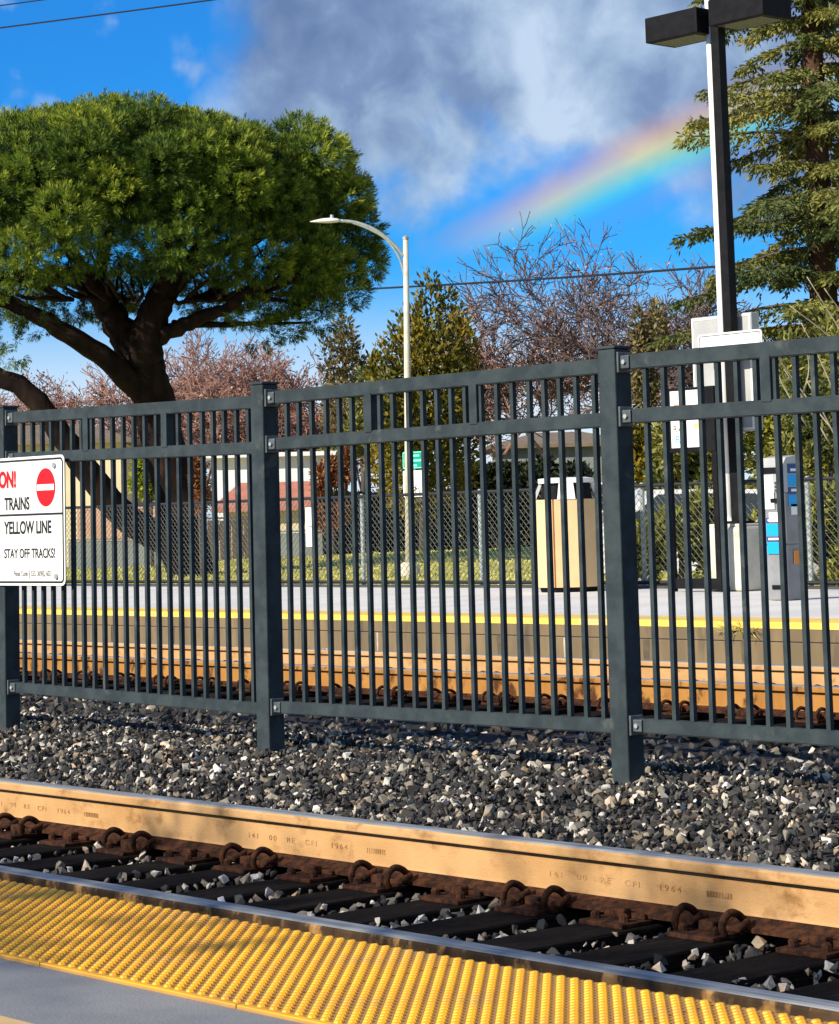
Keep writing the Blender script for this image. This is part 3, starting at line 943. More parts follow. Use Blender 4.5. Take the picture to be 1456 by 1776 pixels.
# grey cabinet and white name board on the pole
gc = atY(1205, 543, ly + .12)
cabz1 = zpx(543, 1258, lx, ly); cabz0 = zpx(748, 1258, lx, ly)
cab = thing('display_cabinet', (lx, ly + .2, cabz0), 'grey metal display cabinet mounted behind the lamp post', 'cabinet')
ca = atY(1206, 640, ly + .15)[0]; cb = atY(1311, 640, ly + .15)[0]
MB().bbox(ca, cb, ly + .11, ly + .24, cabz0, cabz1, .012).build('case', M['grey_metal'], cab)
frame(ca + .012, cb - .012, cabz0 + .012, cabz1 - .012, .01, .025, ly + .104, ly + .112).build('bezel', M['white'], cab)
nb = thing('name_board', (lx, ly - .1, cabz0), 'white rounded board with thin black border on the lamp post', 'sign')
na, nb2 = atY(1212, 590, ly - .09)[0], atY(1323, 590, ly - .09)[0]
nz1 = zpx(577, 1262, lx, ly); nz0 = zpx(622, 1262, lx, ly)
MB().prism(rounded(na, nb2, nz0, nz1, .04), 'y', ly - .10, ly - .09).build('panel', M['white'], nb)
frame(na + .02, nb2 - .02, nz0 + .02, nz1 - .02, .025, .008, ly - .1022, ly - .1002).build('border', M['ink'], nb)

# two-legged black notice board
ny = atY(1160, 1024, 19.9)[1] - .35
q0 = atY(1150, 700, ny)[0]; q1 = atY(1238, 700, ny)[0]
ib = thing('notice_board', ((q0 + q1) / 2, ny, PLAT), 'black framed notice board with white poster on two black legs', 'notice board')
iz1 = zpx(672, 1195, (q0 + q1) / 2, ny); iz0 = zpx(784, 1195, (q0 + q1) / 2, ny)
MB().bbox(q0, q1, ny, ny + .05, iz0, iz1, .006).build('board', M['black'], ib)
for xx in (q0 + .035, q1 - .035):
    MB().bbox(xx - .035, xx + .035, ny + .012, ny + .06, PLAT, iz0 + .02, .005).build('leg', M['black'], ib)
MB().bbox(q0 + .05, q1 - .05, ny + .02, ny + .05, PLAT + .03, PLAT + .14, .004).build('bottom_rail', M['black'], ib)
w0, w1 = atY(1163, 700, ny)[0], atY(1219, 700, ny)[0]
pz1, pz0 = iz1 - .03, iz0 + .05
poster = MB().box(w0, w1, ny - .003, ny - .0005, pz0, pz1).build('poster', M['signwhite'], ib)
text('Ride', .10, (w0 + .03, ny - .004, pz0 + .17), M['ink'], ib, ext=.0005, name='poster_lettering')
text('R', .12, (w0 + .06, ny - .004, pz0 + .05), M['cyan_ink'], ib, ext=.0005, name='poster_lettering')
for i in range(3):
    MB().box(w0 + .13, w0 + .19, ny - .005, ny - .0035, pz0 + .05 + i * .03, pz0 + .068 + i * .03).build('blue_print', M['blue'], poster)
    MB().box(w1 - .135, w1 - .02, ny - .005, ny - .0035, pz0 + .20 + i * .018, pz0 + .212 + i * .018).build('yellow_print', M['yellow_ink'], poster)
MB().box(w0 + .05, w0 + .12, ny - .005, ny - .0035, pz1 - .16, pz1 - .145).build('orange_print', M['orange_ink'], poster)
MB().box(w0 + .16, w0 + .20, ny - .005, ny - .0035, pz1 - .15, pz1 - .10).build('red_print', M['red'], poster)

# card reader kiosk
vc = at(1364, 1040, 23.0); vx, vy = vc[0], vc[1]
kz1 = zpx(790, 1364, vx, vy)
kk = thing('ticket_kiosk', (vx, vy, PLAT), 'slim grey ticket machine with bright blue stickers on the far platform', 'kiosk')
hx, hy = .125, .115
MB().bbox(vx - hx, vx + hx, vy - hy, vy + hy, PLAT, PLAT + .52, .01).build('pedestal', M['kiosk_grey'], kk)
MB().bbox(vx - hx - .01, vx + hx + .01, vy - hy - .01, vy + hy + .01, PLAT + .52, PLAT + 1.0, .012).build('lower_case', M['kiosk_grey'], kk)
prof_k = [(vy - hy - .015, PLAT + 1.0), (vy + hy, PLAT + 1.0), (vy + hy, kz1 - .05), (vy + hy - .05, kz1), (vy - hy + .03, kz1 - .02), (vy - hy - .02, kz1 - .09)]
MB().prism(prof_k, 'x', vx - hx - .012, vx + hx + .012).build('head', M['grey_metal'], kk)
MB().box(vx - hx + .01, vx + hx - .005, vy - hy - .024, vy - hy - .0215, kz1 - .17, kz1 - .11).build('screen', M['black'], kk)
MB().box(vx - hx + .01, vx + .02, vy - hy - .0235, vy - hy - .0205, kz1 - .50, kz1 - .18).build('card_panel', M['white'], kk)
MB().box(vx - .05, vx + .06, vy - hy - .0245, vy - hy - .0212, kz1 - .62, kz1 - .53).build('sticker', M['white'], kk)
yF = vy - hy - .0105
for i, (zz, mm, h_) in enumerate(((.72, 'navy', .045), (.60, 'blue', .11), (.545, 'navy', .045), (.43, 'blue', .11))):
    MB().box(vx - .095, vx + .075, yF - .004, yF - .0005, PLAT + zz, PLAT + zz + h_).build('sticker', M[mm], kk)
    if mm == 'navy':
        MB().box(vx - .075, vx + .055, yF - .0055, yF - .0042, PLAT + zz + .014, PLAT + zz + .034).build('sticker_print', M['white'], kk)
xF = vx + hx + .0125
for zz, mm, h_ in ((kz1 - .17 - PLAT, 'navy', .09), (kz1 - .29 - PLAT, 'blue', .11), (kz1 - .36 - PLAT, 'navy', .06), (kz1 - .48 - PLAT, 'blue', .11)):
    MB().box(xF, xF + .003, vy - .07, vy + .08, PLAT + zz, PLAT + zz + h_).build('sticker', M[mm], kk)
    if mm == 'navy':
        MB().box(xF + .0032, xF + .0045, vy - .03, vy + .07, PLAT + zz + .02, PLAT + zz + .045).build('sticker_print', M['white'], kk)
MB().box(xF, xF + .003, vy - .04, vy + .08, PLAT + .79, PLAT + .89).build('sticker', M['white'], kk)
MB().box(vx + hx + .0105, vx + hx + .013, vy - .02, vy + .06, PLAT + .33, PLAT + .46).build('sticker', M['orange_ink'], kk)

MB().bbox(vx - .02, vx + .07, vy - hy - .034, vy - hy - .021, kz1 - .44, kz1 - .40, .004).build('card_slot', M['black'], kk)
for i in range(6):
    MB().bbox(vx + .035 + (i % 2) * .03, vx + .057 + (i % 2) * .03, vy - hy - .027, vy - hy - .0205, kz1 - .34 + (i // 2) * .035, kz1 - .315 + (i // 2) * .035, .002).build('key', M['dark_metal'], kk)
MB().box(vx - hx - .0125, vx + hx + .0125, vy - hy - .0125, vy - hy - .010, PLAT + .515, PLAT + .525).build('case_seam', M['black'], kk)
MB().box(vx - .06, vx + .06, yF + .001, yF + .0102, PLAT + .10, PLAT + .14).build('vent', M['black'], kk)
# ------------------------------------------------------------------ chain-link fence along the far kerb
CY = 20.54
cl = thing('chain_link_fence', (-25, CY, PLAT), 'low galvanised chain-link fence along the back of the far platform', 'fence')
CZ0, CZ1 = PLAT + .06, PLAT + 1.16
x0c, x1c = -44.0, -9.0
MB().tube([(x0c, CY, CZ1), (x1c, CY, CZ1)], .020, 8).build('top_rail', M['cable'], cl)
MB().tube([(x0c, CY, CZ0), (x1c, CY, CZ0)], .022, 8).build('bottom_rail', M['cable'], cl)
for px in (252, 625, 830, 1112, 1400):
    c = atY(px, 940, CY)
    pt = MB().tube([(c[0], CY + .045, PLAT - .1), (c[0], CY + .045, CZ1 - .02)], .028, 10).build('post', M['galv'], cl)
    MB().lathe([(.034, CZ1 - .02), (.034, CZ1 + .01), (.015, CZ1 + .035)], c[0], CY + .045, 10).build('post_cap', M['galv'], pt)
S = []
H = CZ1 - CZ0
for i in range(int((x1c - x0c) / .085) + 14):
    xa = x0c - H + i * .085
    a = np.array([xa, CY - .002, CZ0]); b = np.array([xa + H, CY - .002, CZ1])
    a2 = np.array([xa + H, CY + .004, CZ0]); b2 = np.array([xa, CY + .004, CZ1])
    S += [(a, b, .0032, .0032), (a2, b2, .0032, .0032)]
wm = segs_mesh('wire_mesh', S, M['wire'], cl, 3); wm['kind'] = 'stuff'

# white notice on the chain-link
c = atY(541, 880, CY - .03); e = atY(553, 948, CY - .03)
nt_ = thing('small_notice', (c[0], CY - .03, e[2]), 'narrow blank white notice hung on the chain-link fence', 'sign')
MB().prism(rounded(c[0] - .13, c[0] + .10, e[2], c[2], .015), 'y', CY - .035, CY - .028).build('panel', M['signwhite'], nt_)
MB().box(c[0] - .10, c[0] + .07, CY - .0375, CY - .0355, (c[2] + e[2]) / 2, (c[2] + e[2]) / 2 + .012).build('print_line', M['greyink'], nt_)

# ------------------------------------------------------------------ street lamp with two signs
TL = 43.0
lb = at(711, 1012, TL)
sl = thing('street_lamp', (lb[0], lb[1], -.02), 'pale steel street lamp with curved double arm and cobra head', 'street lamp')
top = at(704, 415, TL)
mid = at(708, 720, TL)
MB().tube([(lb[0], lb[1], -.05), tuple(mid), tuple(top)], [.075, .062, .045], 14).build('pole', M['concrete'], sl, True)
MB().lathe([(.20, -.05), (.19, .30), (.10, .36)], lb[0], lb[1], 12).build('base', M['concrete'], sl)
MB().lathe([(.055, top[2]), (.055, top[2] + .04), (.01, top[2] + .07)], top[0], top[1], 12).build('pole_cap', M['galv'], sl)
arm = smoothpath([at(703, 446, TL), at(680, 420, TL), at(650, 398, TL), at(618, 386, TL), at(590, 383, TL)], 5)
arm2 = smoothpath([at(704, 488, TL), at(693, 447, TL), at(670, 415, TL), at(640, 397, TL), at(612, 386, TL)], 5)
MB().tube(arm, .030, 8).build('arm', M['galv'], sl, True)
MB().tube(arm2, .022, 8).build('brace', M['galv'], sl, True)
h0 = at(592, 383, TL); h1 = at(538, 385, TL)
dh = (h1 - h0)
hp = [h0 + dh * s for s in (0, .12, .35, .62, .85, 1.0)]
hd = MB().tube(hp, [.035, .075, .10, .085, .045, .012], 12)
hd.v = [(x, y, h0[2] + (z - h0[2]) * (.62 if z > h0[2] else .35)) for x, y, z in hd.v]
head = hd.build('lamp_head', M['white'], sl, True)
ph = at(576, 376, TL)
MB().lathe([(.035, ph[2] - .03), (.03, ph[2] + .035)], ph[0], ph[1], 10).build('photocell', M['galv'], head)

gy_ = lb[1] - .10
ga, gb = atY(699, 800, gy_), atY(735, 812, gy_)
gs = thing('green_sign', ((ga[0] + gb[0]) / 2, gy_, 1.6), 'small green sign with pale lettering on the street lamp pole', 'sign')
gz1, gz0 = atY(716, 783, gy_)[2], atY(716, 813, gy_)[2]
MB().prism(rounded(ga[0], gb[0], gz0, gz1, .03), 'y', gy_ - .004, gy_).build('panel', M['green'], gs)
frame(ga[0] + .008, gb[0] - .008, gz0 + .008, gz1 - .008, .022, .014, gy_ - .006, gy_ - .0042).build('border', M['greenlt'], gs)
for i, (f0, f1) in enumerate(((.18, .82), (.10, .9), (.3, .7))):
    z = gz1 - .075 - i * .085
    MB().box(ga[0] + (gb[0] - ga[0]) * f0, ga[0] + (gb[0] - ga[0]) * f1, gy_ - .006, gy_ - .0042, z - .018, z + .018).build('print_line', M['greenlt'], gs)
bz1, bz0 = atY(716, 816, gy_)[2], atY(716, 862, gy_)[2]
bs = thing('bicycle_sign', ((ga[0] + gb[0]) / 2, gy_, bz0), 'white sign with black bicycle symbol under the green sign', 'sign')
MB().prism(rounded(ga[0], gb[0], bz0, bz1, .03), 'y', gy_ - .004, gy_).build('panel', M['signwhite'], bs)
cxm = (ga[0] + gb[0]) / 2
bk = MB()
for s in (-1, 1):
    c0 = (cxm + s * .085 + .02, bz0 + .095)
    bk.tube([(c0[0] + .058 * math.cos(2 * math.pi * k / 20), gy_ - .006, c0[1] + .058 * math.sin(2 * math.pi * k / 20)) for k in range(21)], .007, 4, cap=False)
for a_, b_ in (((-.065, .095), (-.03, .165)), ((-.03, .165), (.06, .165)), ((.06, .165), (.105, .095)), ((-.03, .165), (.015, .095)), ((.015, .095), (.06, .165)),
               ((-.065, .095), (.015, .095)), ((-.05, .185), (-.01, .185)), ((.05, .195), (.09, .195)), ((.06, .165), (.062, .195))):
    bk.tube([(cxm + a_[0], gy_ - .006, bz0 + a_[1]), (cxm + b_[0], gy_ - .006, bz0 + b_[1])], .007, 4)
bk.build('bicycle_symbol', M['ink'], bs)

# ------------------------------------------------------------------ overhead wires


def wire(a, b, sag, r, label):
    a, b = np.array(a), np.array(b)
    pts = [a + (b - a) * s - np.array([0, 0, sag * 4 * s * (1 - s)]) for s in np.linspace(0, 1, 25)]
    o = MB().tube(pts, r, 6).build('overhead_wire', M['cable'])
    return tag(o, label, 'wire', 'overhead wires')


A_, B_ = at(610, 483, 62), at(1470, 424, 44)
d_ = B_ - A_
wire(A_ - d_ * 1.0, B_ + d_ * .6, .30, .024, 'black overhead wire passing behind the street lamp and the bare tree')
A_, B_ = at(-30, 49, 60), at(335, -2, 60)
wire(A_ - (B_ - A_) * .6, B_ + (B_ - A_) * 3.0, .10, .020, 'thin overhead wire high above the umbrella-shaped pine, lower of two')
A_, B_ = at(-40, 12, 60), at(330, -42, 60)
wire(A_ - (B_ - A_) * .6, B_ + (B_ - A_) * 3.0, .10, .016, 'thin overhead wire high above the umbrella-shaped pine, upper of two')


# ------------------------------------------------------------------ trees
def px2m(t):
    return t / F_PX


def tufts(C, N, k, L, W, spread, T, rs=RS):
    """k needles per tuft"""
    n = len(C)
    P = np.repeat(C, k, 0) + rs.normal(size=(n * k, 3)) * .02
    D = unit(np.repeat(N, k, 0) + rs.normal(size=(n * k, 3)) * spread)
    LL = np.repeat(rs.uniform(.8, 1.2, n), k) * L * rs.uniform(.75, 1.1, n * k)
    TT = np.clip(np.repeat(T, k) + rs.normal(size=n * k) * .10, 0, 1)
    return P, D, LL, np.full(n * k, W), TT


def stone_pine():
    t = 48.0
    s = px2m(t)
    base = at(318, 985, t); base[2] = -.05
    tr = thing('stone_pine', base, 'large umbrella-shaped pine with dark forked trunk behind the far platform', 'tree')
    limbs = MB()

    def limb(pts, r0, r1, n=9):
        pp = smoothpath([at(x, y, t + d) for x, y, d in pts], 5)
        rr = [r0 + (r1 - r0) * i / (len(pp) - 1) for i in range(len(pp))]
        pp = [p + RS.normal(size=3) * .02 * (0 < i < len(pp) - 1) for i, p in enumerate(pp)]
        limbs.tube(pp, rr, n)
    bpx = 318
    limb([(332, 1010, 0), (322, 920, 0), (300, 830, 0), (282, 760, 0), (266, 690, 0), (252, 640, 0), (246, 600, 0)], .44, .40, 12)
    limb([(250, 640, 0), (222, 590, .1), (196, 545, .2), (168, 505, .4), (120, 478, .8), (50, 485, 1.2), (-60, 480, 1.6)], .36, .12)
    limb([(246, 620, 0), (262, 560, -.1), (284, 510, -.2), (318, 470, -.3), (370, 440, -.4), (440, 410, -.6), (520, 390, -.6)], .38, .08)
    limb([(268, 590, 0), (330, 558, -.5), (380, 542, -.9), (425, 512, -1.2), (470, 492, -1.3), (540, 470, -1.3)], .17, .05)
    limb([(190, 540, .2), (150, 470, -.4), (110, 420, -.8), (60, 370, -1.2)], .16, .05)
    limb([(284, 510, 0), (290, 440, -.6), (275, 370, -1.2), (250, 310, -1.6)], .22, .06)
    limb([(168, 505, .4), (180, 440, .8), (200, 370, 1.2)], .18, .06)
    limb([(318, 470, 0), (360, 400, .8), (400, 330, 1.2)], .16, .05)
    limb([(330, 1000, -.2), (290, 940, -.6), (216, 895, -.9), (150, 815, -1.1), (78, 715, -1.3), (20, 662, -1.4), (-60, 640, -1.5)], .34, .16)
    limb([(262, 700, 0), (205, 640, -.5), (120, 580, -.9), (60, 545, -1.1), (-40, 500, -1.2)], .26, .12)
    limb([(300, 560, -.2), (400, 562, -.8), (470, 560, -1.2), (540, 560, -1.4)], .07, .02, 6)
    limb([(425, 512, -1.2), (480, 520, -1.4), (560, 540, -1.4)], .06, .02, 6)
    for _ in range(40):                                     # finer branches under the crown
        x = RS.uniform(20, 560); y = RS.uniform(440, 500)
        limb([(x * .6 + 240 * .4, 520, RS.uniform(-1, 1)), (x, y + 20, RS.uniform(-2, 2)), (x + RS.uniform(-60, 60), y - 40, RS.uniform(-2.5, 2.5))], .05, .015, 5)
    limbs.build('trunk', M['bark_dark'], tr, True)
    # crown: many rounded lobes over an umbrella dome
    ctr = at(205, 432, t)
    rx, rz = 392 * s, 192 * s
    lob = []
    fi = math.pi * (3 - 5 ** .5)
    NL = 200
    inner = []
    for i in range(NL):
        u = (i + .5) / NL
        a = i * fi
        if u < .80:                                    # dome, flat on top
            r = math.sqrt(u / .80); h = math.sqrt(max(0, 1 - r ** 3.2))
        else:                                          # rim, turned under
            r = RS.uniform(.80, .98); h = -RS.uniform(.05, .40)
        jit = RS.uniform(.86, 1.02)
        e = np.array([math.cos(a) * r * jit, math.sin(a) * r * jit])
        p = ctr + (RT * e[0] * rx + np.array([FW[0], FW[1], 0]) * e[1] * rx * .92) + np.array([0, 0, h * rz * jit])
        lob.append((p, RS.uniform(.34, .66), unit(p - ctr + np.array([0, 0, .6]))))
    for i in range(46):
        u = (i + .5) / 46; a = i * fi + 1.0
        r = math.sqrt(u) * .86; h = math.sqrt(max(0, 1 - r ** 3)) * .70
        p = ctr + (RT * math.cos(a) * r * rx + np.array([FW[0], FW[1], 0]) * math.sin(a) * r * rx * .92) + np.array([0, 0, h * rz])
        inner.append((p, RS.uniform(.7, 1.0), np.array([0, 0, 1.0])))
    for x, y, r, d in ((545, 285, .72, -1.0), (585, 345, .62, -.8), (608, 408, .55, -.5), (620, 455, .48, -.3), (575, 470, .55, -1.2), (540, 520, .50, -1.3), (600, 505, .40, -.6),
                       (500, 555, .40, -1.3), (455, 575, .36, -1.2), (560, 545, .34, -1.3), (430, 545, .34, -1.4), (520, 250, .55, -.6), (-60, 430, .9, 0), (-110, 380, .9, 0),
                       (-40, 560, .5, -1.2), (20, 600, .42, -1.3), (70, 560, .32, -1.2), (-10, 520, .5, -1.0)):
        p = at(x, y, t + d)
        lob.append((p, r, unit(p - ctr + np.array([0, 0, .3]))))
    C = []; N = []; T = []; LN = []
    for j, (p, r, nrm) in enumerate(lob):
        k = int(250 * (r / .75) ** 2)
        if j >= NL + 4 and j < NL + 11: k = int(k * .6)
        if j >= NL + 14: k = int(k * .38)
        d = unit(RS.normal(size=(k * 2, 3)))
        d = d[(d @ nrm) > -.35][:k]
        q = p + d * r * np.array([1, 1, .85]) * RS.uniform(.80, 1.04, (len(d), 1))
        LN.append(d); C.append(q); N.append(unit(d * .95 + nrm * .25 + np.array([0, 0, .35])))
        T.append(np.clip(RS.uniform(.36, .80) + .26 * (d @ nrm) + RS.normal(size=len(d)) * .10, 0, 1))  # outward-facing tufts tinted lighter, light put into the colour
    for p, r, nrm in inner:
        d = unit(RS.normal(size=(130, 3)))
        LN.append(d); C.append(p + d * r * RS.uniform(.3, 1.0, (130, 1))); N.append(unit(d + np.array([0, 0, .6]))); T.append(RS.uniform(.05, .30, 130))  # inner tufts tinted dark for the shade inside the crown
    C, N, T = np.concatenate(C), np.concatenate(N), np.concatenate(T)
    n = len(C); k = 34
    hgt_ = RS.uniform(.10, .20, n)
    u = RS.uniform(0, 1, n * k)
    N = unit(N + RS.normal(size=N.shape) * .18)
    A = np.repeat(N, k, 0)
    rad = unit(np.cross(A, RS.normal(size=(n * k, 3))))
    P = np.repeat(C, k, 0) + A * (np.repeat(hgt_, k) * u)[:, None] + rad * .015
    D = unit(rad * (1.15 - .75 * u)[:, None] + A * (.45 + .6 * u)[:, None])
    L = RS.uniform(.085, .14, n * k); W = np.full(n * k, .015)
    print('pine needles', n * k)
    TT = np.clip(np.repeat(T, k) * .8 + .28 * (u - .35) + RS.normal(size=n * k) * .04, 0, 1)  # tint also rises towards the tuft tips, as if lit
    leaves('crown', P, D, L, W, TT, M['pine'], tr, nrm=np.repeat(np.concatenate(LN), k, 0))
    return tr


stone_pine()


def blob_points(ells, n, shell=.55):
    """points in a set of ellipsoids (centre, (rx,ry,rz)), share by size"""
    w = np.array([e[1][0] * e[1][1] * e[1][2] for e in ells]) ** .67
    w = w / w.sum()
    k = RS.choice(len(ells), n, p=w)
    C = np.array([e[0] for e in ells])[k]; R = np.array([e[1] for e in ells])[k]
    d = unit(RS.normal(size=(n, 3)))
    rad = RS.uniform(shell, 1.05, (n, 1))
    return C + d * R * rad, d, k


def leafy(name, base, label, cat, ells, n, L, W, mt, trunk_mat=None, up=.3, group=None, tmean=None, trunk_r=.12, spread=.7, limb_n=10):
    tr = thing(name, base, label, cat, group)
    P, d, k = blob_points(ells, n)
    bt = RS.uniform(.25, .75, len(ells))
    T = np.clip((bt[k] if tmean is None else tmean) + RS.normal(size=n) * .17, 0, 1)
    D = unit(d + np.array([0, 0, up]) + RS.normal(size=(n, 3)) * spread)
    crown = leaves('crown', P, D, L * RS.uniform(.7, 1.3, n), W * RS.uniform(.8, 1.2, n), T, mt, tr, nrm=d + np.array([0, 0, .2]))
    if trunk_mat is not None:
        mb = MB()
        topz = max(e[0][2] for e in ells)
        b = np.array(base, float)
        cen = np.mean([e[0] for e in ells], 0)
        mb.tube([b - np.array([0, 0, .1]), b * .5 + cen * .5, np.array([cen[0], cen[1], topz])], [trunk_r, trunk_r * .7, trunk_r * .2], 8)
        for e in ells[:limb_n * 3]:
            s = RS.uniform(.2, .7)
            o = b + (np.array([cen[0], cen[1], topz]) - b) * s
            mb.tube([o, (o + e[0]) / 2 + np.array([0, 0, .05]), e[0]], [trunk_r * .4, trunk_r * .25, trunk_r * .1], 5)
        mb.build('trunk', trunk_mat, tr, True)
    return tr


# olive-and-gold evergreen behind the street lamp: upright spires
t = 58.0; s = px2m(t)
ells = []
for (x, y0, y1, w, d) in ((745, 470, 620, 26, 0), (720, 520, 700, 34, -.4), (780, 495, 680, 30, .3), (800, 530, 720, 30, -.2), (700, 540, 740, 30, .4), (665, 585, 760, 30, 0), (690, 610, 800, 40, -.8),
                          (760, 560, 780, 50, -.9), (815, 600, 780, 26, .2), (735, 640, 860, 75, -.6), (670, 660, 860, 40, .4), (800, 680, 860, 40, .4), (650, 610, 720, 18, .2), (730, 700, 900, 90, .5), (725, 560, 660, 25, -.8)):
    c = at(x, (y0 + y1) / 2, t + d)
    ells.append((c, (w * s, w * s, (y1 - y0) / 2 * s)))
b = at(738, 960, t); b[2] = 0
leafy('evergreen_tree', b, 'bushy olive and gold evergreen tree right behind the street lamp', 'tree', ells, 13500, .16, .08, M['olive'], M['bark_grey'], up=.7, trunk_r=.16)

# slim pale conifer between the pine and the evergreen
t = 72.0; s = px2m(t)
ells = [(at(598, y, t + d), (w * s, w * s, 24 * s)) for y, w, d in ((572, 16, 0), (600, 26, .1), (635, 30, -.1), (670, 34, 0), (705, 38, 0), (740, 40, .1), (780, 42, 0))]
ells += [(at(565 + 60 * i, 620 + 20 * i, t), (10 * s, 10 * s, 40 * s)) for i in (0, 1)]
b = at(598, 940, t); b[2] = 0
leafy('slim_conifer', b, 'slim dull tan conifer rising between the umbrella pine and the olive evergreen', 'tree', ells, 3200, .20, .07, M['tan_leaf'], M['bark_grey'], up=.8)
t = 70.0; s = px2m(t)
ells = [(at(x, y, t + d), (w * s, w * s, w * .8 * s)) for x, y, w, d in ((640, 655, 20, 0), (628, 690, 26, .2), (650, 720, 26, 0), (625, 740, 30, 0), (605, 770, 24, 0))]
b = at(632, 940, t); b[2] = 0
leafy('small_tree', b, 'small loose dark green tree beside the olive evergreen', 'tree', ells, 2200, .20, .07, M['redwood'], M['bark_grey'])


def bare_tree(name, base, height, label, mt, group=None, seed=1, spread=.55, levels=6, trunk_r=.2, buds=None, nb=0, bl=.10, up=.25, lean=(0, 0), trunks=1, wid=1.0, minr=.008, twig=1.0, split=.18):
    rs = np.random.RandomState(seed)
    tr = thing(name, base, label, 'tree', group)
    S = []; tips = []

    def grow(p, d, L, r, lv):
        nseg = 3 if lv > 1 else 2
        q = p
        for i in range(nseg):
            d = unit(d + rs.normal(size=3) * .20 + np.array([0, 0, up * .22]))
            e = q + d * L / nseg
            r1 = max(r * (1 - .14), minr)
            S.append((q, e, r, r1)); q = e; r = r1
            if lv < levels - 1 and i < nseg - 1 and lv > 0 or (lv == 0 and i >= 1):
                dd = unit(d + unit(rs.normal(size=3)) * spread * 1.5 * np.array([wid, wid, .8]))
                grow(q, dd, L * rs.uniform(.5, .72), max(r * .5, minr), lv + 1)
        if lv >= levels - 1:
            tips.append((q, d)); return
        for k in range(2 if rs.uniform() > split else 3):
            dd = unit(d + unit(rs.normal(size=3)) * spread * np.array([wid, wid, .9]))
            grow(q, dd, L * rs.uniform(.62, .82) * (twig if lv >= levels - 3 else 1), max(r * rs.uniform(.55, .72), minr), lv + 1)
    for k in range(trunks):
        d0 = unit(np.array([lean[0] + (rs.normal() * .25 if trunks > 1 else 0), lean[1] + (rs.normal() * .25 if trunks > 1 else 0), 1.0]))
        grow(np.array(base, float) - np.array([0, 0, .1]), d0, height * .30, trunk_r, 0)
    # scale so the top meets the wanted height
    zt = max(s_[1][2] for s_ in S) - base[2]
    f = height / zt
    bs = np.array(base, float)
    S2 = [(bs + (a - bs) * f, bs + (b_ - bs) * f, r0, r1) for a, b_, r0, r1 in S]
    big = [s_ for s_ in S2 if s_[2] > .035]; small = [s_ for s_ in S2 if s_[2] <= .035]
    segs_mesh('trunk', big, mt, tr, 6)
    if small:
        segs_mesh('twigs', small, mt, tr, 3)
    if buds is not None:
        TP = np.array([bs + (q - bs) * f for q, d in tips]); TD = np.array([d for q, d in tips])
        k = rs.randint(0, len(TP), nb)
        P = TP[k] + rs.normal(size=(nb, 3)) * .10
        D = unit(TD[k] + rs.normal(size=(nb, 3)) * .8)
        leaves('crown', P, D, rs.uniform(.6, 1.2, nb) * bl, rs.uniform(.6, 1.1, nb) * bl * .6, rs.uniform(0, 1, nb), buds, tr, rs)
    return tr


def gbase(px, t, py=955):
    b = at(px, py, t); b[2] = 0.0
    return b


def hgt(px, py, t, b):
    return at(px, py, t)[2] - b[2]


M['bark_purple'] = mat('purple_brown_twigs', (0.16, 0.115, 0.105), (0.10, 0.07, 0.068), 0.95, 2, spec=.1)
for px, py, t, lab, sd_, tr_, mt_ in ((1072, 345, 66, 'tallest leafless tree with purplish twigs in front of the rainbow', 4, .16, 'bark_purple'),
                                      (985, 470, 69, 'leafless tree with spreading crown between the tallest bare tree and the olive evergreen', 31, .13, 'bark_purple'),
                                      (885, 500, 72, 'shorter leafless tree right beside the olive evergreen', 9, .11, 'bark_red'),
                                      (1145, 440, 64, 'leafless grey tree between the tallest bare tree and the lamp post', 14, .12, 'bark_purple')):
    b = gbase(px, t)
    bare_tree('bare_tree', b, hgt(px, py, t, b), lab, M[mt_], 'leafless trees behind the far platform', seed=sd_, spread=.62, levels=7, trunk_r=tr_,
              buds=M['blossom'], nb=2600, bl=.085, up=.24, wid=1.25, minr=.012, split=.30)
for i, (px, py, t, lab, sd_) in enumerate(((390, 545, 76, 'pinkish budding tree showing to one side of the pine trunk, largest of its row', 21), (480, 575, 80, 'pinkish budding tree halfway between the pine trunk and the slim conifer', 22),
                                          (540, 600, 74, 'orange-stemmed budding tree next to the slim conifer', 23), (160, 640, 82, 'low russet budding tree seen under the spreading pine limbs', 24), (300, 590, 84, 'pinkish budding tree directly behind the pine trunk', 25),
                                          (40, 650, 86, 'low budding tree beyond the cream house', 26))):
    b = gbase(px, t)
    bare_tree('budding_tree', b, hgt(px, py, t, b), lab, M['bark_red'], 'budding trees beyond the lawn', seed=sd_, spread=.66, levels=7, trunk_r=.12,
              buds=M['russet'] if i in (2, 3) else M['blossom'], nb=2600, bl=.13, up=.2, minr=.012, trunks=2)


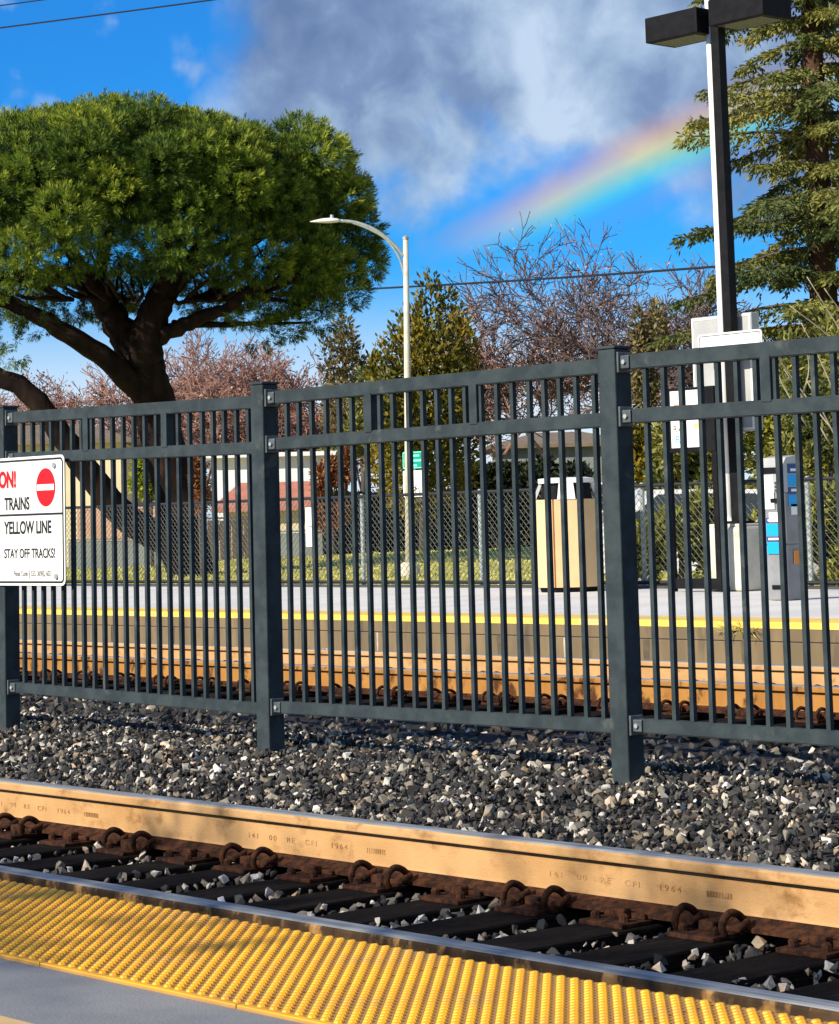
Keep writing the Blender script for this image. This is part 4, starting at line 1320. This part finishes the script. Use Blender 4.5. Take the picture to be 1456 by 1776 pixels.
# redwood at the side
def redwood():
    t = 42.0; s = px2m(t)
    b = at(1446, 960, t); b[2] = 0
    tr = thing('redwood_tree', b, 'tall dark redwood with layered drooping branches beside the lamp post', 'tree')
    Ht = 17.0
    tk = MB()
    tk.tube([b + np.array([0, 0, -.1]), b + np.array([.03, 0, 5]), b + np.array([0, .02, 11]), b + np.array([.02, 0, Ht])], [.30, .24, .15, .02], 12)
    S = []; LP = []; LD = []; LT = []
    z = 1.9; a = 0.0
    while z < Ht - .3:
        f = z / Ht
        a += 1.1
        nb_ = RS.randint(5, 8)
        for w_ in range(nb_):
            ln = 3.2 * (1 - f) ** .62 * RS.uniform(.55, 1.12)
            aa = a + 2 * math.pi * w_ / nb_ + RS.normal() * .22
            d = np.array([math.cos(aa), math.sin(aa), RS.uniform(.0, .25)])
            p0 = b + np.array([0, 0, z + RS.uniform(-.16, .16)])
            n = 9
            dr = RS.uniform(.20, .38)
            pts = [p0 + d * ln * q_ + np.array([0, 0, -dr * ln * q_ * q_ + .34 * ln * max(0, q_ - .72) ** 1.3]) for q_ in np.linspace(0, 1, n)]
            for i in range(n - 1):
                S.append((pts[i], pts[i + 1], .035 * (1 - i / n) + .006, .035 * (1 - (i + 1) / n) + .006))
            tb = RS.uniform(.25, .85)
            for u in np.linspace(.08, 1.0, int(24 * ln / 2.2) + 6):
                pc = np.array([np.interp(u, np.linspace(0, 1, n), [q[k] for q in pts]) for k in range(3)])
                for sgn in (-1, 1):
                    side = np.cross(d, [0, 0, 1.0]) * sgn
                    bd = unit(side + d * RS.uniform(.4, 1.0) + np.array([0, 0, RS.uniform(-.75, -.05)]))
                    bl = ln * .24 * (1.15 - u * .75) * RS.uniform(.5, 1.25)
                    k = 12
                    us = RS.uniform(.05, 1, k)
                    LP.append(pc + bd * (bl * us)[:, None] - np.outer(us * us, [0, 0, .10]) + RS.normal(size=(k, 3)) * .025)
                    LD.append(unit(bd + RS.normal(size=(k, 3)) * .45 + np.array([0, 0, -.35])))
                    LT.append(np.clip(tb + RS.normal(size=k) * .13 + .10 * (f > .45), 0, 1))
        z += RS.uniform(.40, .60) * (1 - .3 * f)
    tk.build('trunk', M['bark_redwood'], tr, True)
    segs_mesh('branches', S, M['bark_grey'], tr, 4)
    LP, LD, LT = np.concatenate(LP), np.concatenate(LD), np.concatenate(LT)
    leaves('crown', LP, LD, RS.uniform(.08, .17, len(LP)), RS.uniform(.034, .050, len(LP)), LT, M['redwood'], tr)
    print('redwood leaves', len(LP))


redwood()

# shrubs behind the chain-link on the kiosk side
def shrub(px, py0, py1, w, t, n, mt, label, L=.12, W=.06, group='shrubs behind the chain-link fence', seed=0, trunk=True, k=9):
    s = px2m(t)
    b = at(px, 975, t); b[2] = float(lawn_z(b[0], b[1])) - .02
    z0, z1 = max(at(px, py1, t)[2], b[2] + .15), at(px, py0, t)[2]
    ells = []
    rs = np.random.RandomState(seed)
    for i in range(k):
        u = rs.uniform(-1, 1); v = rs.uniform(.12, .85)
        r = w * s * rs.uniform(.28, .45)
        c = b + RT * (u * w * s * .75) + np.array([FW[0], FW[1], 0]) * rs.uniform(-.4, .4) * w * s
        c[2] = z0 + (z1 - z0) * v
        ells.append((c, (r, r, (z1 - z0) * rs.uniform(.16, .30))))
    return leafy('shrub', b, label, 'shrub', ells, n, L, W, mt, M['bark_grey'] if trunk else None, group=group, trunk_r=.05)


shrub(1180, 870, 1000, 90, 30, 3600, M['shrub'], 'yellow-green shrub behind the chain-link beside the notice board', seed=1)
shrub(1345, 880, 1000, 70, 29, 2600, M['shrub'], 'yellow-green shrub behind the chain-link between footing and ticket machine', seed=2)
shrub(1440, 830, 1000, 80, 29, 3600, M['shrub'], 'yellow-green shrub behind the chain-link past the ticket machine', seed=3)
shrub(1130, 740, 900, 70, 44, 3000, M['olive'], 'brownish olive bush behind the notice board', seed=4, L=.16, W=.08)
shrub(1230, 700, 880, 90, 42, 4200, M['redwood'], 'tall dark green bush behind the grey cabinet', seed=5, L=.16, W=.07)
shrub(1360, 650, 880, 110, 40, 5200, M['shrub'], 'tall green bush below the redwood behind the ticket machine', seed=6, L=.15, W=.07, k=14)
shrub(1450, 560, 860, 90, 38, 4200, M['redwood'], 'tall bush with pale dead stems at the foot of the redwood', seed=7, L=.15, W=.06, k=12)
shrub(1140, 525, 760, 28, 60, 2200, M['tan_leaf'], 'tall thin rusty brown tree beside the grey cabinet', seed=8, L=.17, W=.08, k=12)
shrub(265, 790, 880, 34, 55, 1800, M['lime'], 'bright lime-yellow bush beside the pine trunk', seed=9, L=.14, W=.08)
shrub(420, 838, 870, 14, 74, 700, M['shrub'], 'small green bush in front of the white building', seed=10, L=.12, W=.06)
shrub(580, 790, 910, 34, 60, 2600, M['russet'], 'rusty red bush near the narrow white notice', seed=11, L=.15, W=.07)
shrub(352, 785, 885, 17, 46.5, 1500, M['russet'], 'orange-brown leaf clump added for the sunlit bark of the pine trunk', seed=19, L=.10, W=.06)  # leaves coloured to stand for orange sunlight on the bark
shrub(960, 800, 900, 70, 62, 3000, M['hedge'], 'dark bush behind the litter bin', seed=12, L=.18, W=.09)
# pale dead stems
dead = thing('dead_stems', gbase(1420, 37.5), 'pale dead stems fanning out at the foot of the redwood', 'stems')
dm = MB()
for (x0, y0, x1, y1) in ((1456, 760, 1310, 560), (1440, 770, 1360, 640), (1456, 700, 1390, 560), (1400, 740, 1335, 590), (1470, 800, 1400, 660), (1456, 720, 1456, 590), (1380, 720, 1400, 600), (1500, 640, 1400, 480), (1500, 600, 1430, 500), (1480, 640, 1370, 530)):
    a = at(x0, y0, 37.5); c_ = at(x1, y1, 37.2)
    mdp = (a + c_) / 2 + RS.normal(size=3) * .08
    dm.tube(smoothpath([a, mdp, c_], 4), [.016 - .001 * i for i in range(9)], 5)
dm.build('twigs', M['bark_pale'], dead, True)

# ------------------------------------------------------------------ hedge, garden walls and houses beyond the lawn
def hedge(px0, px1, pyt, t, label, n=9000, dep=1.0):
    a, b_ = gbase(px0, t), gbase(px1, t)
    zt = at((px0 + px1) / 2, pyt, t)[2]
    h = thing('hedge', (a + b_) / 2, label, 'hedge')
    u = unit(b_ - a); L = np.linalg.norm(b_ - a); v = np.array([-u[1], u[0], 0])
    U = RS.uniform(0, L, n); Vv = RS.uniform(-dep / 2, dep / 2, n); Zz = RS.uniform(0, zt, n)
    face = RS.randint(0, 3, n)
    Vv = np.where(face == 0, -dep / 2 * np.sign(v @ FW) * RS.uniform(.8, 1.1, n), Vv); Zz = np.where(face == 1, zt * RS.uniform(.93, 1.04, n), Zz)
    P = a + u * U[:, None] + v * Vv[:, None]; P[:, 2] = Zz
    leaves('foliage', P, unit(RS.normal(size=(n, 3)) + np.array([0, 0, .4])), RS.uniform(.12, .22, n), RS.uniform(.07, .11, n), RS.uniform(0, 1, n) ** 1.5, M['hedge'], h)
    q = [a - v * dep * .36 + u * .2, b_ - v * dep * .36 - u * .2, b_ + v * dep * .36 - u * .2, a + v * dep * .36 + u * .2]
    MB().prism([(c_[0], c_[1]) for c_ in q], 'z', -.1, zt * .93).build('dark_core', M['bark_dark'], h)  # solid dark block filling the inside of the hedge
    mb = MB()
    for k in range(max(3, int(L / .8))):
        p = a + u * (L * (k + .5) / max(3, int(L / .8)))
        mb.tube([p - np.array([0, 0, .1]), p + np.array([RS.normal() * .1, RS.normal() * .1, zt * .9])], [.04, .015], 5)
    mb.build('stem', M['bark_dark'], h)
    return h


hedge(555, 800, 862, 66, 'long dark clipped hedge behind the street lamp', 9000)
hedge(790, 960, 812, 70, 'taller dark hedge behind the litter bin', 6500)


def wall_run(name, px0, px1, pyt, t, mt, label, cat='wall', boards=None, th=.12):
    a, b_ = gbase(px0, t), gbase(px1, t)
    zt = at((px0 + px1) / 2, pyt, t)[2]
    w = thing(name, (a + b_) / 2, label, cat)
    u = unit(b_ - a); v = np.array([-u[1], u[0], 0]); L = np.linalg.norm(b_ - a)
    n = boards or 1
    for k in range(n):
        p0 = a + u * (L * k / n + (.006 if n > 1 else 0)); p1 = a + u * (L * (k + 1) / n - (.006 if n > 1 else 0))
        o_ = v * (RS.uniform(-.01, .01) if n > 1 else 0)
        q = [p0 + o_ - v * th / 2, p1 + o_ - v * th / 2, p1 + o_ + v * th / 2, p0 + o_ + v * th / 2]
        mb = MB().prism([(c_[0], c_[1]) for c_ in q], 'z', -.1, zt + (RS.uniform(-.02, .02) if n > 1 else 0))
        mb.build('board' if n > 1 else 'panel', mt, w)
    q = [a - v * th * .8, b_ - v * th * .8, b_ + v * th * .8, a + v * th * .8]
    MB().prism([(c_[0], c_[1]) for c_ in q], 'z', zt + .021, zt + .07).build('capping', mt, w)
    return w


wall_run('timber_fence', 318, 445, 902, 60, M['brownwood'], 'brown board fence behind the pine trunk', 'fence', boards=12, th=.05)
wall_run('garden_wall', 440, 560, 925, 62, M['greywall'], 'low grey garden wall below the red-roofed house', 'wall')
wall_run('garden_wall', 120, 300, 938, 58, M['greywall'], 'low grey-green garden wall below the cream house', 'wall')
wall_run('salmon_fence', 135, 318, 884, 63, M['salmon'], 'salmon pink board fence between the cream house and pine trunk', 'fence', boards=16, th=.05)


def house(px0, px1, py_eave, py_ridge, t, wallm, roofm, label, depth=7.0, overhang=.35, windows=()):
    a, b_ = gbase(px0, t), gbase(px1, t)
    ze = at((px0 + px1) / 2, py_eave, t)[2]; zr = at((px0 + px1) / 2, py_ridge, t)[2]
    h = thing('house', (a + b_) / 2, label, 'house')
    u = unit(b_ - a); v = np.array([-u[1], u[0], 0])
    if v @ FW < 0: v = -v
    L = np.linalg.norm(b_ - a)
    q = [a, b_, b_ + v * depth, a + v * depth]
    MB().prism([(c_[0], c_[1]) for c_ in q], 'z', -.2, ze).build('wall', wallm, h)
    e0 = a - u * overhang - v * overhang; e1 = b_ + u * overhang - v * overhang
    f0 = a - u * overhang + v * (depth + overhang); f1 = b_ + u * overhang + v * (depth + overhang)
    m0 = (e0 + f0) / 2 + u * (.25 * depth); m1 = (e1 + f1) / 2 - u * (.25 * depth)
    vs = [np.array([*p[:2], z]) for p, z in ((e0, ze), (e1, ze), (f1, ze), (f0, ze), (m0, zr), (m1, zr), (e0, ze + .12), (e1, ze + .12), (f1, ze + .12), (f0, ze + .12))]
    MB().add(vs, [(3, 2, 1, 0), (0, 1, 7, 6), (1, 2, 8, 7), (2, 3, 9, 8), (3, 0, 6, 9), (6, 7, 5, 4), (7, 8, 5), (8, 9, 4, 5), (9, 6, 4)]).build('roof', roofm, h)
    for fx, w, z0, z1 in windows:
        c = a + u * (L * fx)
        q = [c - u * w / 2 - v * .03, c + u * w / 2 - v * .03, c + u * w / 2 + v * .05, c - u * w / 2 + v * .05]
        wn = MB().prism([(p[0], p[1]) for p in q], 'z', z0, z1).build('window', M['housewhite'], h)
        q = [c - u * (w / 2 - .07) - v * .045, c + u * (w / 2 - .07) - v * .045, c + u * (w / 2 - .07) - v * .032, c - u * (w / 2 - .07) - v * .032]
        MB().prism([(p[0], p[1]) for p in q], 'z', z0 + .07, z1 - .07).build('pane', M['glass'], wn)
    return h


house(-150, 212, 772, 728, 70, M['cream'], M['shingle'], 'cream house with brown roof behind the spreading pine', windows=((.30, 1.2, .9, 2.0), (.62, 1.2, .9, 2.0)))
house(392, 566, 886, 834, 66, M['cream'], M['tileroof'], 'low house with red clay roof beyond the lawn', depth=2.6, windows=((.2, .7, .3, .9), (.7, .7, .3, .9)))
house(372, 572, 792, 787, 71, M['housewhite'], M['housewhite'], 'tall plain white building behind the red-roofed house', depth=2.4, windows=((.1, .5, .6, 1.2),))
house(870, 1100, 775, 742, 82, M['greywall'], M['shingle'], 'tan-roofed house behind the tall bare tree', windows=((.3, 1.2, 1.2, 2.2), (.7, 1.2, 1.2, 2.2)))


# parked white car beyond the shrubs
def car():
    t = 36.0
    b0 = gbase(1255, t, 960); u = unit(np.array([RT[0], RT[1], 0])); v = np.array([-u[1], u[0], 0])
    b0[2] = -.02
    cr = thing('parked_car', b0, 'white parked car half hidden by the shrubs beyond the chain-link', 'car')

    def pr(poly, w0, w1, name, mt, parent=cr):
        vs = [b0 + u * x + np.array([0, 0, z]) + v * w for w in (w0, w1) for x, z in poly]
        n = len(poly)
        fs = [tuple(range(n - 1, -1, -1)), tuple(range(n, 2 * n))] + [(i, (i + 1) % n, n + (i + 1) % n, n + i) for i in range(n)]
        mb = MB().add(vs, fs)
        return mb.build(name, mt, parent)
    pr([(-2.0, .28), (2.1, .28), (2.2, .55), (2.1, .80), (1.15, .92), (-1.75, .95), (-2.15, .88), (-2.2, .5)], -.85, .85, 'body', M['carwhite'])
    cb = pr([(-1.75, .95), (1.15, .92), (.45, 1.42), (-1.05, 1.45)], -.76, .76, 'cabin', M['carwhite'])
    pr([(-1.50, 1.0), (-.40, 1.0), (-.40, 1.38), (-1.0, 1.38)], -.775, -.762, 'window', M['glass'])
    pr([(-.30, 1.0), (.92, .98), (.40, 1.36), (-.30, 1.38)], -.775, -.762, 'window', M['glass'])
    for x in (-1.35, 1.35):
        for w0, w1 in ((-.88, -.68), (.68, .88)):
            poly = [(x + .31 * math.cos(2 * math.pi * k / 18), .31 + .31 * math.sin(2 * math.pi * k / 18)) for k in range(18)]
            wh = pr(poly, w0, w1, 'wheel', M['rubber'])
            poly = [(x + .19 * math.cos(2 * math.pi * k / 18), .31 + .19 * math.sin(2 * math.pi * k / 18)) for k in range(18)]
            pr(poly, w0 - .005, w1 + .005, 'rim', M['grey_metal'], wh)
    for w0, w1 in ((-.80, -.50), (.50, .80)):
        pr([(2.12, .58), (2.215, .58), (2.20, .72), (2.10, .74)], w0, w1, 'headlight', M['glass'])


car()

# ------------------------------------------------------------------ grass blades on the lawn
n = 26000
U = RS.uniform(-60, 1500, n); Tt = RS.uniform(34, 64, n)
G = CAM + Tt[:, None] * (FW + RT * ((U - 728.0) / F_PX)[:, None]); G[:, 2] = lawn_z(G[:, 0], G[:, 1])
ok = G[:, 1] > 21.0
G = G[ok]; n = len(G)
gr = leaves('lawn_grass', G, unit(RS.normal(size=(n, 3)) * .5 + np.array([0, 0, 1])), RS.uniform(.03, .075, n), RS.uniform(.03, .06, n), RS.uniform(0, 1, n), M['grass'], None)
tag(gr, 'dry yellow-green grass on the lawn', 'grass', kind='stuff')

# ------------------------------------------------------------------ unseen tree out of the frame, its thin crown shaped to dapple the platform edge
sc_ = np.array([-6.9, 3.1, PLAT]) - np.array(light_dir) * 11.0
tb_ = np.array([sc_[0], sc_[1], PLAT])
ells = []
for k in range(60):
    ells.append((sc_ + np.array([RS.uniform(-2.6, 2.6), RS.uniform(-.9, .9), RS.uniform(-.60, .60)]), (.60, .5, .45)))
leafy('shade_tree', tb_, 'unseen thin-crowned tree shading the near platform edge', 'tree', ells, 7000, .10, .055, M['olive'], M['bark_grey'], trunk_r=.08, limb_n=12)

# dry weed tuft rooted in the joint of the far platform edge
wt_ = thing('dry_weed', (-12.55, 14.26, PLAT - .03), 'dry straw-coloured weed tuft hanging from the far platform edge', 'weed')
n = 60
P = np.array([-12.55, 14.262, PLAT - .06]) + RS.normal(size=(n, 3)) * np.array([.09, .006, .01])
D = unit(RS.normal(size=(n, 3)) * np.array([1.0, .3, .5]) + np.array([0, -.9, .15]))
leaves('blades', P, D, RS.uniform(.06, .16, n), np.full(n, .010), RS.uniform(.6, 1, n), M['grass'], wt_)
